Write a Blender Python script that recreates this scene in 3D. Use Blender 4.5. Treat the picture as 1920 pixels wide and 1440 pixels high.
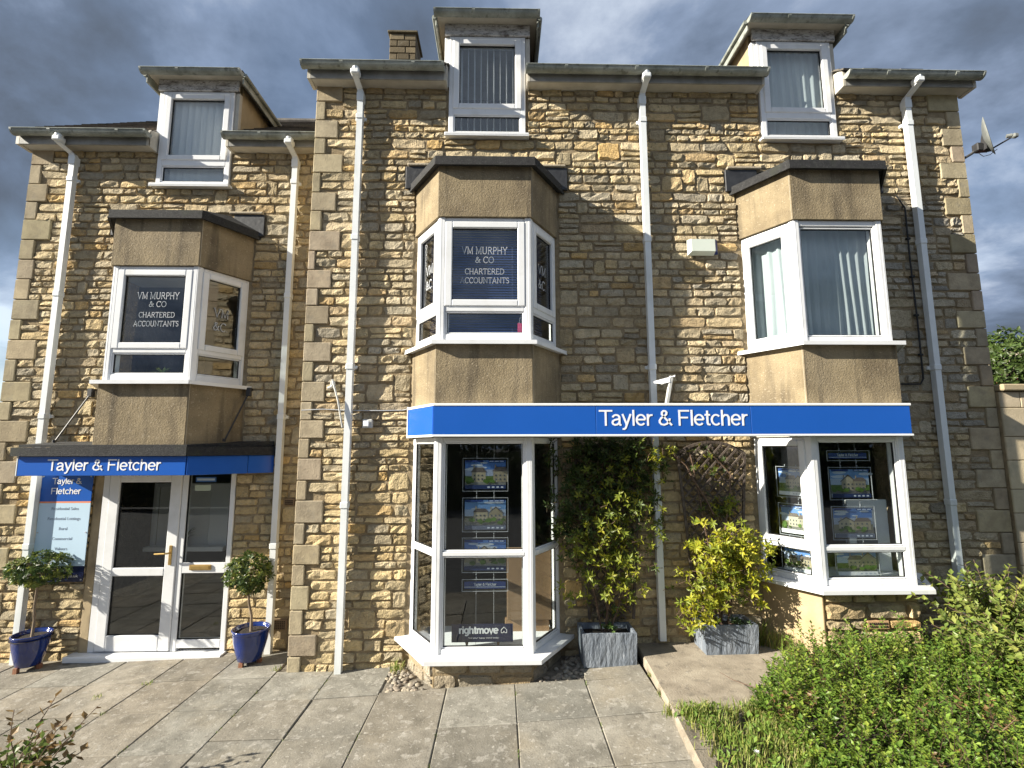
import bpy, bmesh, math, random
from mathutils import Vector, Matrix, noise

for _o in list(bpy.data.objects):
    bpy.data.objects.remove(_o)
scene = bpy.context.scene
C = scene.collection
R = math.radians

# ------------------------------------------------------------------ camera
CAM_POS = Vector((0.0, -5.3, 2.20))
PITCH, YAW, ROLL = 0.1264, -0.0221, -0.0023
fwd = Vector((-math.sin(YAW) * math.cos(PITCH), math.cos(YAW) * math.cos(PITCH), math.sin(PITCH)))
rt = Vector((math.cos(YAW), math.sin(YAW), 0))
upv = rt.cross(fwd)
r2 = rt * math.cos(ROLL) + upv * math.sin(ROLL)
u2 = -rt * math.sin(ROLL) + upv * math.cos(ROLL)
cam_data = bpy.data.cameras.new("camera")
cam = bpy.data.objects.new("camera", cam_data)
C.objects.link(cam)
m = Matrix((r2, u2, -fwd)).transposed().to_4x4()
m.translation = CAM_POS
cam.matrix_world = m
cam_data.sensor_width = 36.0
cam_data.lens = 918.46 / 1920 * 36.0
cam_data.clip_start = 0.05
cam_data.clip_end = 2000
scene.camera = cam

# ------------------------------------------------------------------ light
SUN_DIR = Vector((-0.866, -0.245, 0.438)).normalized()
SUN_EL = math.asin(SUN_DIR.z)
SUN_ROT = math.atan2(SUN_DIR.x, SUN_DIR.y)
sun_d = bpy.data.lights.new("sun", 'SUN')
sun_d.energy = 5.0
sun_d.angle = R(0.53)
sun_d.color = (1.0, 0.93, 0.80)
sun = bpy.data.objects.new("sun", sun_d)
C.objects.link(sun)
sun.rotation_euler = SUN_DIR.to_track_quat('Z', 'Y').to_euler()
sun.location = (-20, -8, 14)

world = bpy.data.worlds.new("World")
scene.world = world
world.use_nodes = True
wt = world.node_tree
for n in list(wt.nodes):
    wt.nodes.remove(n)
def wn(t, **k):
    n = wt.nodes.new(t)
    for a, b in k.items():
        setattr(n, a, b)
    return n
wout = wn('ShaderNodeOutputWorld')
bg = wn('ShaderNodeBackground')
bg.inputs['Strength'].default_value = 0.060
sky = wn('ShaderNodeTexSky', sky_type='NISHITA')
sky.sun_disc = False
sky.sun_elevation = SUN_EL
sky.sun_rotation = SUN_ROT
sky.altitude = 150
tc = wn('ShaderNodeTexCoord')
sep = wn('ShaderNodeSeparateXYZ')
wt.links.new(tc.outputs['Generated'], sep.inputs[0])
addz = wn('ShaderNodeMath', operation='ADD'); addz.inputs[1].default_value = 0.28
wt.links.new(sep.outputs['Z'], addz.inputs[0])
mxz = wn('ShaderNodeMath', operation='MAXIMUM'); mxz.inputs[1].default_value = 0.12
wt.links.new(addz.outputs[0], mxz.inputs[0])
dvx = wn('ShaderNodeMath', operation='DIVIDE'); dvy = wn('ShaderNodeMath', operation='DIVIDE')
wt.links.new(sep.outputs['X'], dvx.inputs[0]); wt.links.new(mxz.outputs[0], dvx.inputs[1])
wt.links.new(sep.outputs['Y'], dvy.inputs[0]); wt.links.new(mxz.outputs[0], dvy.inputs[1])
cmb = wn('ShaderNodeCombineXYZ')
wt.links.new(dvx.outputs[0], cmb.inputs[0]); wt.links.new(dvy.outputs[0], cmb.inputs[1])
cmb.inputs[2].default_value = 11.9
nz1 = wn('ShaderNodeTexNoise'); nz1.inputs['Scale'].default_value = 1.6
nz1.inputs['Detail'].default_value = 9; nz1.inputs['Roughness'].default_value = 0.58
nz1.inputs['Distortion'].default_value = 0.35
wt.links.new(cmb.outputs[0], nz1.inputs['Vector'])
nz2 = wn('ShaderNodeTexNoise'); nz2.inputs['Scale'].default_value = 0.62
nz2.inputs['Detail'].default_value = 5
wt.links.new(cmb.outputs[0], nz2.inputs['Vector'])
cr = wn('ShaderNodeValToRGB')                      # cloud cover
cr.color_ramp.elements[0].position = 0.34; cr.color_ramp.elements[0].color = (0.45, 0.45, 0.45, 1)
cr.color_ramp.elements[1].position = 0.50; cr.color_ramp.elements[1].color = (1, 1, 1, 1)
wt.links.new(nz2.outputs['Fac'], cr.inputs['Fac'])
addn = wn('ShaderNodeMath', operation='MULTIPLY_ADD'); addn.inputs[1].default_value = 0.8; addn.inputs[2].default_value = -0.40
wt.links.new(nz2.outputs['Fac'], addn.inputs[0])
sumn = wn('ShaderNodeMath', operation='SUBTRACT')
wt.links.new(nz1.outputs['Fac'], sumn.inputs[0]); wt.links.new(addn.outputs[0], sumn.inputs[1])
cc = wn('ShaderNodeValToRGB')                      # cloud colour: slate grey to white
e = cc.color_ramp.elements
e[0].position = 0.34; e[0].color = (0.72, 0.88, 1.15, 1)
e[1].position = 0.70; e[1].color = (6.0, 6.6, 7.4, 1)
x = cc.color_ramp.elements.new(0.44); x.color = (1.05, 1.38, 1.98, 1)
x = cc.color_ramp.elements.new(0.52); x.color = (1.8, 2.3, 3.25, 1)
x = cc.color_ramp.elements.new(0.60); x.color = (3.5, 4.0, 4.9, 1)
wt.links.new(sumn.outputs[0], cc.inputs['Fac'])
mixc = wn('ShaderNodeMixRGB')
wt.links.new(cr.outputs['Color'], mixc.inputs[0])
wt.links.new(sky.outputs[0], mixc.inputs[1])
wt.links.new(cc.outputs['Color'], mixc.inputs[2])
wt.links.new(mixc.outputs[0], bg.inputs['Color'])
wt.links.new(bg.outputs[0], wout.inputs[0])

vs = scene.view_settings
vs.view_transform = 'Standard'
vs.look = 'None'
vs.gamma = 1.0
vs.use_curve_mapping = False
vs.exposure = 1.4
scene.cycles.max_bounces = 10
scene.cycles.transparent_max_bounces = 24
scene.cycles.use_denoising = True

# ------------------------------------------------------------------ lettering outlines (built-in font)
_txt = {}
def prep_text(body):
    cu = bpy.data.curves.new("t", 'FONT')
    cu.body = body
    cu.size = 1.0
    cu.resolution_u = 3
    ob = bpy.data.objects.new("t", cu)
    C.objects.link(ob)
    bpy.context.view_layer.update()
    me = bpy.data.meshes.new_from_object(ob.evaluated_get(bpy.context.evaluated_depsgraph_get()))
    vsx = [tuple(v.co) for v in me.vertices]
    fs = [tuple(p.vertices) for p in me.polygons]
    bpy.data.objects.remove(ob)
    bpy.data.curves.remove(cu)
    bpy.data.meshes.remove(me)
    _txt[body] = (vsx, fs)
for s in ["Residential Sales", "Residential Lettings", "Rural", "Commercial",
          "Valuers", "328 344344", "taylerandfletcher.co.uk", "find your happy move today"]:
    prep_text(s)

# ------------------------------------------------------------------ stroked lettering: plain grotesque and small serif capitals
def _arc(cx, cy, rx, ry, a0, a1, n=12):
    return [(cx + rx * math.cos(R(a0 + (a1 - a0) * i / n)), cy + ry * math.sin(R(a0 + (a1 - a0) * i / n))) for i in range(n + 1)]
SANS = {
 'T': (.70, [[(.02, .94), (.78, .94)], [(.40, 0), (.40, .94)]]),
 'a': (.60, [[(.10, .52)] + _arc(.28, .50, .19, .18, 150, 0, 8) + [(.47, .10), (.50, .055), (.57, .055)], [(.47, .44), (.36, .405), (.22, .375), (.11, .31), (.075, .20), (.11, .10), (.21, .055), (.33, .075), (.44, .16), (.47, .27)]]),
 'y': (.54, [[(.04, .74), (.27, .06)], [(.50, .74), (.27, .06), (.20, -.14), (.13, -.205), (.03, -.20)]]),
 'l': (.23, [[(.115, 0), (.115, 1)]]),
 'e': (.60, [[(.06, .385), (.54, .385)], [(.54, .385)] + _arc(.30, .37, .24, .315, 5, 318, 18)]),
 'r': (.37, [[(.09, 0), (.09, .74)], [(.09, .42), (.13, .57), (.22, .66), (.36, .675)]]),
 '&': (.80, [[(.76, .03), (.31, .57), (.215, .71), (.225, .85), (.31, .935), (.42, .92), (.485, .83), (.46, .71), (.34, .60), (.17, .48), (.085, .34), (.085, .20), (.17, .09), (.32, .055), (.47, .11), (.58, .23), (.64, .38), (.655, .46)]]),
 'F': (.68, [[(.10, 0), (.10, .94)], [(.04, .94), (.66, .94)], [(.10, .51), (.58, .51)]]),
 't': (.35, [[(.165, .95), (.165, .17), (.20, .08), (.32, .06)], [(.02, .68), (.32, .68)]]),
 'c': (.56, [_arc(.30, .37, .24, .315, 42, 318, 16)]),
 'h': (.57, [[(.09, 0), (.09, 1)], [(.09, .42), (.13, .57), (.25, .675), (.38, .66), (.455, .55), (.465, .40), (.465, 0)]]),
 'i': (.23, [[(.115, 0), (.115, .74)], [(.115, .86), (.115, 1.0)]]),
 'g': (.60, [_arc(.29, .385, .22, .295, 0, 360, 18), [(.51, .74), (.51, -.04), (.45, -.17), (.30, -.215), (.13, -.17)]]),
 'm': (.88, [[(.09, 0), (.09, .74)], [(.09, .42), (.15, .60), (.27, .675), (.38, .64), (.43, .52), (.43, 0)], [(.43, .42), (.49, .60), (.61, .675), (.72, .64), (.77, .52), (.77, 0)]]),
 'o': (.60, [_arc(.30, .37, .235, .31, 0, 360, 20)]),
 'v': (.54, [[(.04, .74), (.27, .03), (.50, .74)]]),
 ' ': (.30, []),
}
def _sf(x, y, w=.08): return [(x - w, y), (x + w, y)]
SERIF = {
 'V': (.84, [[(.10, .97), (.42, .02), (.74, .97)], _sf(.10, .97), _sf(.74, .97)]),
 'M': (1.0, [[(.16, .03), (.16, .97), (.50, .10), (.84, .97), (.84, .03)], _sf(.16, .03), _sf(.84, .03), _sf(.12, .97, .08), _sf(.88, .97, .08)]),
 'U': (.86, [[(.16, .97), (.16, .30)] + _arc(.43, .30, .27, .27, 180, 360, 8) + [(.70, .97)], _sf(.16, .97), _sf(.70, .97)]),
 'R': (.80, [[(.16, .03), (.16, .97)], [(.16, .95), (.42, .95)] + _arc(.42, .73, .20, .22, 90, -90, 8) + [(.16, .51)], [(.40, .51), (.72, .03)], _sf(.16, .03), [(.68, .03), (.82, .03)]]),
 'P': (.68, [[(.16, .03), (.16, .97)], [(.16, .95), (.40, .95)] + _arc(.40, .71, .21, .24, 90, -90, 8) + [(.16, .47)], _sf(.16, .03)]),
 'H': (.88, [[(.16, .03), (.16, .97)], [(.72, .03), (.72, .97)], [(.16, .50), (.72, .50)], _sf(.16, .03), _sf(.16, .97), _sf(.72, .03), _sf(.72, .97)]),
 'Y': (.80, [[(.10, .97), (.40, .48), (.70, .97)], [(.40, .03), (.40, .48)], _sf(.10, .97, .09), _sf(.70, .97, .09), _sf(.40, .03)]),
 'C': (.80, [_arc(.44, .50, .34, .47, 40, 320, 16), [(.70, .97), (.70, .78)]]),
 'O': (.88, [_arc(.44, .50, .36, .47, 0, 360, 20)]),
 'A': (.84, [[(.10, .03), (.42, .98), (.74, .03)], [(.23, .36), (.61, .36)], _sf(.10, .03, .09), _sf(.74, .03)]),
 'T': (.76, [[(.38, .03), (.38, .95)], [(.06, .95), (.70, .95)], _sf(.38, .03), [(.06, .97), (.06, .80)], [(.70, .97), (.70, .80)]]),
 'E': (.74, [[(.16, .03), (.16, .97)], [(.08, .95), (.62, .95)], [(.16, .50), (.50, .50)], [(.08, .05), (.66, .05)], [(.62, .95), (.62, .80)], [(.66, .05), (.66, .22)]]),
 'D': (.88, [[(.16, .03), (.16, .97)], [(.06, .95), (.40, .95)] + _arc(.40, .50, .36, .45, 90, -90, 12) + [(.06, .05)]]),
 'N': (.90, [[(.16, .03), (.16, .95), (.74, .05), (.74, .97)], _sf(.16, .03), _sf(.74, .97), _sf(.12, .97, .08)]),
 'S': (.62, [[(.52, .80)] + _arc(.32, .73, .20, .22, 50, 250, 8) + _arc(.31, .27, .22, .23, 70, -150, 10)]),
 '&': (.86, [[(.80, .04), (.30, .62), (.24, .78), (.30, .92), (.42, .94), (.50, .83), (.44, .68), (.20, .48), (.10, .28), (.18, .10), (.36, .05), (.54, .16), (.66, .38), (.70, .52)], [(.60, .53), (.80, .53)]]),
 '.': (.30, [[(.12, .02), (.12, .12)]]),
 ' ': (.34, []),
}
def stroke_text(body, font, w):
    """unit-height outlines of stroked letters: (verts2d, faces, boundary strips)"""
    strips = []; x = 0
    for ch in body:
        adv, st = font[ch]
        for pl in st:
            n = len(pl)
            closed = n > 4 and abs(pl[0][0] - pl[-1][0]) < 1e-6 and abs(pl[0][1] - pl[-1][1]) < 1e-6
            lft = []; rgt = []
            for i, (px, py) in enumerate(pl):
                if closed and i in (0, n - 1): a, c = pl[-2], pl[1]
                else: a, c = pl[max(i - 1, 0)], pl[min(i + 1, n - 1)]
                d0 = Vector((px - a[0], py - a[1])); d1 = Vector((c[0] - px, c[1] - py))
                if d0.length < 1e-9: d0 = d1
                if d1.length < 1e-9: d1 = d0
                d0.normalize(); d1.normalize()
                t = d0 + d1
                if t.length < 1e-6: t = d0
                t.normalize()
                k = min(2.2, 1 / max(.35, t.dot(d0)))
                nn = Vector((-t.y, t.x)) * (w / 2 * k)
                lft.append((x + px + nn.x, py + nn.y)); rgt.append((x + px - nn.x, py - nn.y))
            strips.append((lft, rgt))
        x += adv
    return strips, x

# ------------------------------------------------------------------ mesh helpers
rng = random.Random(7)
def U(a, b): return rng.uniform(a, b)

def world_loc(o):
    v = Vector((0, 0, 0))
    while o is not None:
        v += o.location
        o = o.parent
    return v

class MB:
    def __init__(s):
        s.v = []; s.f = []; s.c = []; s.mi = []
    def add(s, vs, fs, col=None, mi=0):
        n = len(s.v)
        s.v += [tuple(v) for v in vs]
        s.f += [tuple(i + n for i in f) for f in fs]
        s.c += [col or (1, 1, 1)] * len(fs)
        s.mi += [mi] * len(fs)
        return s
    def box(s, x0, x1, y0, y1, z0, z1, c=0.0, col=None, mi=0):
        if x0 > x1: x0, x1 = x1, x0
        if y0 > y1: y0, y1 = y1, y0
        if z0 > z1: z0, z1 = z1, z0
        if c <= 0:
            vs = [(x, y, z) for x in (x0, x1) for y in (y0, y1) for z in (z0, z1)]
            fs = [(0, 1, 3, 2), (4, 6, 7, 5), (0, 4, 5, 1), (2, 3, 7, 6), (0, 2, 6, 4), (1, 5, 7, 3)]
            return s.add(vs, fs, col, mi)
        c = min(c, (x1 - x0) * .45, (y1 - y0) * .45, (z1 - z0) * .45)
        return s.obox(Vector(((x0 + x1) / 2, (y0 + y1) / 2, (z0 + z1) / 2)), Vector((1, 0, 0)), Vector((0, 1, 0)), Vector((0, 0, 1)),
                      (x1 - x0) / 2, (y1 - y0) / 2, (z1 - z0) / 2, c, col, mi)
    def obox(s, o, ax, ay, az, hx, hy, hz, c=0.0, col=None, mi=0):
        """oriented box with chamfered edges"""
        if c <= 0:
            vs = [o + ax * (hx * i) + ay * (hy * j) + az * (hz * k) for i in (-1, 1) for j in (-1, 1) for k in (-1, 1)]
            fs = [(0, 1, 3, 2), (4, 6, 7, 5), (0, 4, 5, 1), (2, 3, 7, 6), (0, 2, 6, 4), (1, 5, 7, 3)]
            return s.add(vs, fs, col, mi)
        c = min(c, hx * .9, hy * .9, hz * .9)
        vs = []; idx = {}
        for i in (-1, 1):
            for j in (-1, 1):
                for k in (-1, 1):
                    for a in range(3):
                        d = [hx * i, hy * j, hz * k]
                        for b in range(3):
                            if b != a:
                                d[b] -= c * (i, j, k)[b]
                        idx[(i, j, k, a)] = len(vs)
                        vs.append(o + ax * d[0] + ay * d[1] + az * d[2])
        fs = []
        for a in range(3):
            b, d = (a + 1) % 3, (a + 2) % 3
            for sg in (-1, 1):
                q = []
                for (p, r) in ((-1, -1), (1, -1), (1, 1), (-1, 1)):
                    t = [0, 0, 0]; t[a] = sg; t[b] = p; t[d] = r
                    q.append(idx[(t[0], t[1], t[2], a)])
                fs.append(q if sg > 0 else q[::-1])
            for p in (-1, 1):
                for r in (-1, 1):
                    t0 = [0, 0, 0]; t1 = [0, 0, 0]
                    t0[b] = t1[b] = p; t0[d] = t1[d] = r
                    t0[a] = -1; t1[a] = 1
                    q = [idx[(*t0, b)], idx[(*t1, b)], idx[(*t1, d)], idx[(*t0, d)]]
                    fs.append(q if p * r < 0 else q[::-1])
        for i in (-1, 1):
            for j in (-1, 1):
                for k in (-1, 1):
                    q = [idx[(i, j, k, 0)], idx[(i, j, k, 1)], idx[(i, j, k, 2)]]
                    fs.append(q if i * j * k > 0 else q[::-1])
        return s.add(vs, fs, col, mi)
    def prism(s, poly, z0, z1, col=None, mi=0):
        """poly: counter-clockwise plan outline; z0, z1 numbers or per-point lists"""
        n = len(poly)
        a = z0 if isinstance(z0, (list, tuple)) else [z0] * n
        b = z1 if isinstance(z1, (list, tuple)) else [z1] * n
        vs = [(p[0], p[1], a[i]) for i, p in enumerate(poly)] + [(p[0], p[1], b[i]) for i, p in enumerate(poly)]
        fs = [tuple(range(n))[::-1], tuple(range(n, 2 * n))] + [(i, (i + 1) % n, n + (i + 1) % n, n + i) for i in range(n)]
        return s.add(vs, fs, col, mi)
    def extrude(s, poly, f, t0, t1, col=None, mi=0):
        """poly of (a,b); f(a,b,t) gives a point"""
        n = len(poly)
        vs = [f(a, b, t0) for a, b in poly] + [f(a, b, t1) for a, b in poly]
        fs = [tuple(range(n))[::-1], tuple(range(n, 2 * n))] + [(i, (i + 1) % n, n + (i + 1) % n, n + i) for i in range(n)]
        return s.add(vs, fs, col, mi)
    def tube(s, pts, r, n=8, col=None, mi=0, cap=True):
        pts = [Vector(p) for p in pts]
        rs = r if isinstance(r, (list, tuple)) else [r] * len(pts)
        vs = []; fs = []
        ref = None
        for i, p in enumerate(pts):
            t = (pts[min(i + 1, len(pts) - 1)] - pts[max(i - 1, 0)]).normalized()
            if ref is None:
                ref = Vector((0, 0, 1)) if abs(t.z) < .9 else Vector((1, 0, 0))
            u = t.cross(ref).normalized(); w = u.cross(t).normalized(); ref = w
            for k in range(n):
                a = 2 * math.pi * k / n
                vs.append(p + (u * math.cos(a) + w * math.sin(a)) * rs[i])
        for i in range(len(pts) - 1):
            for k in range(n):
                fs.append((i * n + k, i * n + (k + 1) % n, (i + 1) * n + (k + 1) % n, (i + 1) * n + k))
        if cap:
            fs.append(tuple(range(n)))
            fs.append(tuple(range((len(pts) - 1) * n, len(pts) * n))[::-1])
        return s.add(vs, fs, col, mi)
    def sqtube(s, pts, hx, hy, col=None):
        """rectangular pipe through points with fixed x / y half sizes"""
        vs = []; fs = []
        for p in pts:
            p = Vector(p)
            for (i, j) in ((-1, -1), (1, -1), (1, 1), (-1, 1)):
                vs.append(p + Vector((hx * i, hy * j, 0)))
        for i in range(len(pts) - 1):
            for k in range(4):
                fs.append((i * 4 + k, i * 4 + (k + 1) % 4, (i + 1) * 4 + (k + 1) % 4, (i + 1) * 4 + k))
        fs += [(3, 2, 1, 0), tuple(range(len(vs) - 4, len(vs)))]
        return s.add(vs, fs, col)
    def lathe(s, prof, cx, cy, n=24, col=None, mi=0, squash=1.0):
        vs = []; fs = []
        for (r, z) in prof:
            for k in range(n):
                a = 2 * math.pi * k / n
                vs.append((cx + r * math.cos(a), cy + r * math.sin(a) * squash, z))
        for i in range(len(prof) - 1):
            for k in range(n):
                fs.append((i * n + k, i * n + (k + 1) % n, (i + 1) * n + (k + 1) % n, (i + 1) * n + k))
        return s.add(vs, fs, col, mi)
    def text(s, body, o, ax, az, nrm, width, thick=0.004, height=None, align='c', col=None, mi=0):
        vt, ft = _txt[body]
        x0 = min(v[0] for v in vt); x1 = max(v[0] for v in vt)
        k = width / (x1 - x0)
        kz = k
        if height:
            hz = max(v[1] for v in vt)
            kz = height / hz
        ox = {'c': -(x0 + x1) / 2, 'l': -x0}[align]
        front = [o + ax * ((v[0] + ox) * k) + az * (v[1] * kz) + nrm * thick for v in vt]
        s.add(front, ft, col, mi)
        cnt = {}
        for f in ft:
            for i in range(len(f)):
                a, b = f[i], f[(i + 1) % len(f)]
                cnt[(a, b)] = 1
        vs = []; fs = []
        for (a, b) in cnt:
            if (b, a) not in cnt:
                n = len(vs)
                vs += [front[a], front[b], front[b] - nrm * thick, front[a] - nrm * thick]
                fs.append((n, n + 3, n + 2, n + 1))
        return s.add(vs, fs, col, mi)
    def stroked(s, body, font, w, o, ax, az, nrm, width, height, thick=.004, align='c', col=None):
        st, tot = stroke_text(body, font, w)
        xs = [q[0] for l, r in st for q in l + r]
        x0, x1 = min(xs), max(xs)
        k = width / (x1 - x0)
        ox = -(x0 + x1) / 2 if align == 'c' else -x0
        for j, (l, r) in enumerate(st):
            t = thick + .00025 * (j % 4)
            def P(q, d): return o + ax * ((q[0] + ox) * k) + az * (q[1] * height) + nrm * d
            n = len(l)
            vs = [P(q, t) for q in l] + [P(q, t) for q in r] + [P(q, 0) for q in l] + [P(q, 0) for q in r]
            fs = []
            for i in range(n - 1):
                fs += [(i, i + 1, n + i + 1, n + i), (i, 2 * n + i, 2 * n + i + 1, i + 1), (n + i, n + i + 1, 3 * n + i + 1, 3 * n + i)]
            fs += [(0, n, 3 * n, 2 * n), (n - 1, 3 * n - 1, 4 * n - 1, 2 * n - 1)]
            s.add(vs, fs, col)
        return s
    def build(s, name, mat, parent=None, smooth=False, normals=False, link=True):
        me = bpy.data.meshes.new(name)
        w = world_loc(parent)
        me.from_pydata([(v[0] - w.x, v[1] - w.y, v[2] - w.z) for v in s.v], [], s.f)
        mats = mat if isinstance(mat, (list, tuple)) else [mat]
        for q in mats:
            me.materials.append(M[q])
        if len(mats) > 1:
            me.polygons.foreach_set('material_index', s.mi)
        if any(q in ATTR for q in mats):
            at = me.color_attributes.new("col", 'FLOAT_COLOR', 'CORNER')
            flat = []
            for f, c in zip(s.f, s.c):
                flat += [c[0], c[1], c[2], 1.0] * len(f)
            at.data.foreach_set('color', flat)
        if smooth:
            me.polygons.foreach_set('use_smooth', [True] * len(me.polygons))
        me.update()
        if normals:
            bm = bmesh.new(); bm.from_mesh(me)
            bmesh.ops.recalc_face_normals(bm, faces=bm.faces)
            bm.to_mesh(me); bm.free()
        ob = bpy.data.objects.new(name, me)
        C.objects.link(ob)
        if parent is not None:
            ob.parent = parent
        return ob

def tag(o, label=None, cat=None, group=None, kind=None):
    if label: o['label'] = label
    if cat: o['category'] = cat
    if group: o['group'] = group
    if kind: o['kind'] = kind
    return o
def thing(name, label, cat, loc, group=None):
    o = bpy.data.objects.new(name, None)
    o.empty_display_size = 0.2
    C.objects.link(o)
    o.location = loc
    return tag(o, label, cat, group)
def part_empty(name, parent):
    o = bpy.data.objects.new(name, None)
    o.empty_display_size = 0.1
    C.objects.link(o)
    o.parent = parent
    return o

# ------------------------------------------------------------------ materials
M = {}
ATTR = set()
def mat(name, cols, scale=6.0, rough=0.6, bump=0.0, bscale=40.0, attr=False, detail=6.0, spec=0.5, spots=None, metallic=0.0,
        coat=0.0, stretch=None, sub=0.0, trans=0.0, bdist=0.01, attr_mix=1.0, bump2=None, streak=None):
    mt = bpy.data.materials.new(name)
    mt.use_nodes = True
    t = mt.node_tree
    for n in list(t.nodes):
        t.nodes.remove(n)
    def N(ty, **k):
        n = t.nodes.new(ty)
        for a, b in k.items():
            setattr(n, a, b)
        return n
    out = N('ShaderNodeOutputMaterial')
    p = N('ShaderNodeBsdfPrincipled')
    p.inputs['Roughness'].default_value = rough
    p.inputs['Specular IOR Level'].default_value = spec
    p.inputs['Metallic'].default_value = metallic
    p.inputs['Coat Weight'].default_value = coat
    co = N('ShaderNodeNewGeometry').outputs['Position'] if not stretch else None
    if stretch:
        mp = N('ShaderNodeMapping')
        mp.inputs['Scale'].default_value = stretch
        t.links.new(N('ShaderNodeNewGeometry').outputs['Position'], mp.inputs[0])
        co = mp.outputs[0]
    if len(cols) > 1:
        nz = N('ShaderNodeTexNoise')
        nz.inputs['Scale'].default_value = scale
        nz.inputs['Detail'].default_value = detail
        nz.inputs['Roughness'].default_value = 0.62
        t.links.new(co, nz.inputs['Vector'])
        ra = N('ShaderNodeValToRGB')
        k = len(cols)
        el = ra.color_ramp.elements
        el[0].position = 0.32; el[0].color = (*cols[0], 1)
        el[1].position = 0.68; el[1].color = (*cols[-1], 1)
        for i in range(1, k - 1):
            q = el.new(0.32 + 0.36 * i / (k - 1)); q.color = (*cols[i], 1)
        t.links.new(nz.outputs['Fac'], ra.inputs['Fac'])
        colout = ra.outputs['Color']
    else:
        rgb = N('ShaderNodeRGB'); rgb.outputs[0].default_value = (*cols[0], 1)
        colout = rgb.outputs[0]
    if attr:
        av = N('ShaderNodeAttribute', attribute_name='col')
        mx = N('ShaderNodeMixRGB', blend_type='MULTIPLY')
        mx.inputs[0].default_value = attr_mix
        t.links.new(colout, mx.inputs[1]); t.links.new(av.outputs['Color'], mx.inputs[2])
        colout = mx.outputs[0]
    if streak:            # (colour, amount, stretch, lo, hi)
        for sc_, col_, lo, hi, amt, st in streak:
            mp2 = N('ShaderNodeMapping'); mp2.inputs['Scale'].default_value = st
            t.links.new(N('ShaderNodeNewGeometry').outputs['Position'], mp2.inputs[0])
            n3 = N('ShaderNodeTexNoise'); n3.inputs['Scale'].default_value = sc_; n3.inputs['Detail'].default_value = 5
            t.links.new(mp2.outputs[0], n3.inputs['Vector'])
            mr = N('ShaderNodeMapRange'); mr.inputs['From Min'].default_value = lo; mr.inputs['From Max'].default_value = hi
            mr.inputs['To Max'].default_value = amt
            t.links.new(n3.outputs['Fac'], mr.inputs['Value'])
            m3 = N('ShaderNodeMixRGB'); m3.inputs[2].default_value = (*col_, 1)
            t.links.new(mr.outputs[0], m3.inputs[0]); t.links.new(colout, m3.inputs[1])
            colout = m3.outputs[0]
    if spots:             # list of (scale, colour, lo, hi, amount): small irregular blots, lichen, grit
        for sc_, col_, lo, hi, amt in spots:
            n3 = N('ShaderNodeTexNoise'); n3.inputs['Scale'].default_value = sc_; n3.inputs['Detail'].default_value = 3
            t.links.new(co, n3.inputs['Vector'])
            mr = N('ShaderNodeMapRange'); mr.inputs['From Min'].default_value = lo; mr.inputs['From Max'].default_value = hi
            mr.inputs['To Max'].default_value = amt
            t.links.new(n3.outputs['Fac'], mr.inputs['Value'])
            m3 = N('ShaderNodeMixRGB'); m3.inputs[2].default_value = (*col_, 1)
            t.links.new(mr.outputs[0], m3.inputs[0]); t.links.new(colout, m3.inputs[1])
            colout = m3.outputs[0]
    t.links.new(colout, p.inputs['Base Color'])
    if bump:
        nb = N('ShaderNodeTexNoise'); nb.inputs['Scale'].default_value = bscale
        nb.inputs['Detail'].default_value = 5; nb.inputs['Roughness'].default_value = 0.6
        t.links.new(co, nb.inputs['Vector'])
        bp = N('ShaderNodeBump'); bp.inputs['Strength'].default_value = bump; bp.inputs['Distance'].default_value = bdist
        t.links.new(nb.outputs['Fac'], bp.inputs['Height'])
        if bump2:
            nb2 = N('ShaderNodeTexNoise'); nb2.inputs['Scale'].default_value = bump2[1]; nb2.inputs['Detail'].default_value = 4
            t.links.new(co, nb2.inputs['Vector'])
            bp2 = N('ShaderNodeBump'); bp2.inputs['Strength'].default_value = bump2[0]; bp2.inputs['Distance'].default_value = bump2[2]
            t.links.new(nb2.outputs['Fac'], bp2.inputs['Height'])
            t.links.new(bp2.outputs[0], bp.inputs['Normal'])
        t.links.new(bp.outputs[0], p.inputs['Normal'])
    last = p.outputs[0]
    if trans:
        tr = N('ShaderNodeBsdfTranslucent')
        t.links.new(colout, tr.inputs[0])
        ms = N('ShaderNodeMixShader'); ms.inputs[0].default_value = trans
        t.links.new(last, ms.inputs[1]); t.links.new(tr.outputs[0], ms.inputs[2])
        last = ms.outputs[0]
    t.links.new(last, out.inputs[0])
    M[name] = mt
    if attr: ATTR.add(name)
    return mt

W1 = (1, 1, 1)
mat('stone', [(.76, .74, .69), (.97, .95, .90), (1.12, 1.09, 1.03)], scale=16, rough=.92, bump=1.0, bscale=56, attr=True, spec=.2, bdist=.026,
    bump2=(.6, 24, .03), spots=[(26, (.12, .10, .075), .60, .78, .55), (9, (.30, .27, .21), .60, .75, .35)],
    streak=[(.9, (.27, .215, .135), .52, .70, .45, (1, 1, .8)), (2.6, (.14, .115, .08), .58, .72, .45, (1, 1, .45))])
mat('quoin', [(.27, .225, .155), (.35, .295, .205), (.42, .355, .245)], scale=7, rough=.9, bump=.8, bscale=60, attr=True, spec=.2, bdist=.006,
    spots=[(70, (.20, .17, .13), .62, .72, .5), (11, (.22, .20, .16), .58, .75, .45)])
mat('mortar', [(.20, .155, .095), (.28, .22, .138), (.36, .285, .18)], scale=8, rough=.95, bump=.9, bscale=45, spec=.1, bdist=.015)
mat('ashlar', [(.40, .345, .235), (.47, .40, .28), (.52, .45, .32)], scale=5, rough=.9, bump=.35, bscale=60, attr=True, spec=.2, bdist=.008,
    spots=[(8, (.30, .27, .20), .58, .75, .5)])
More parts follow.
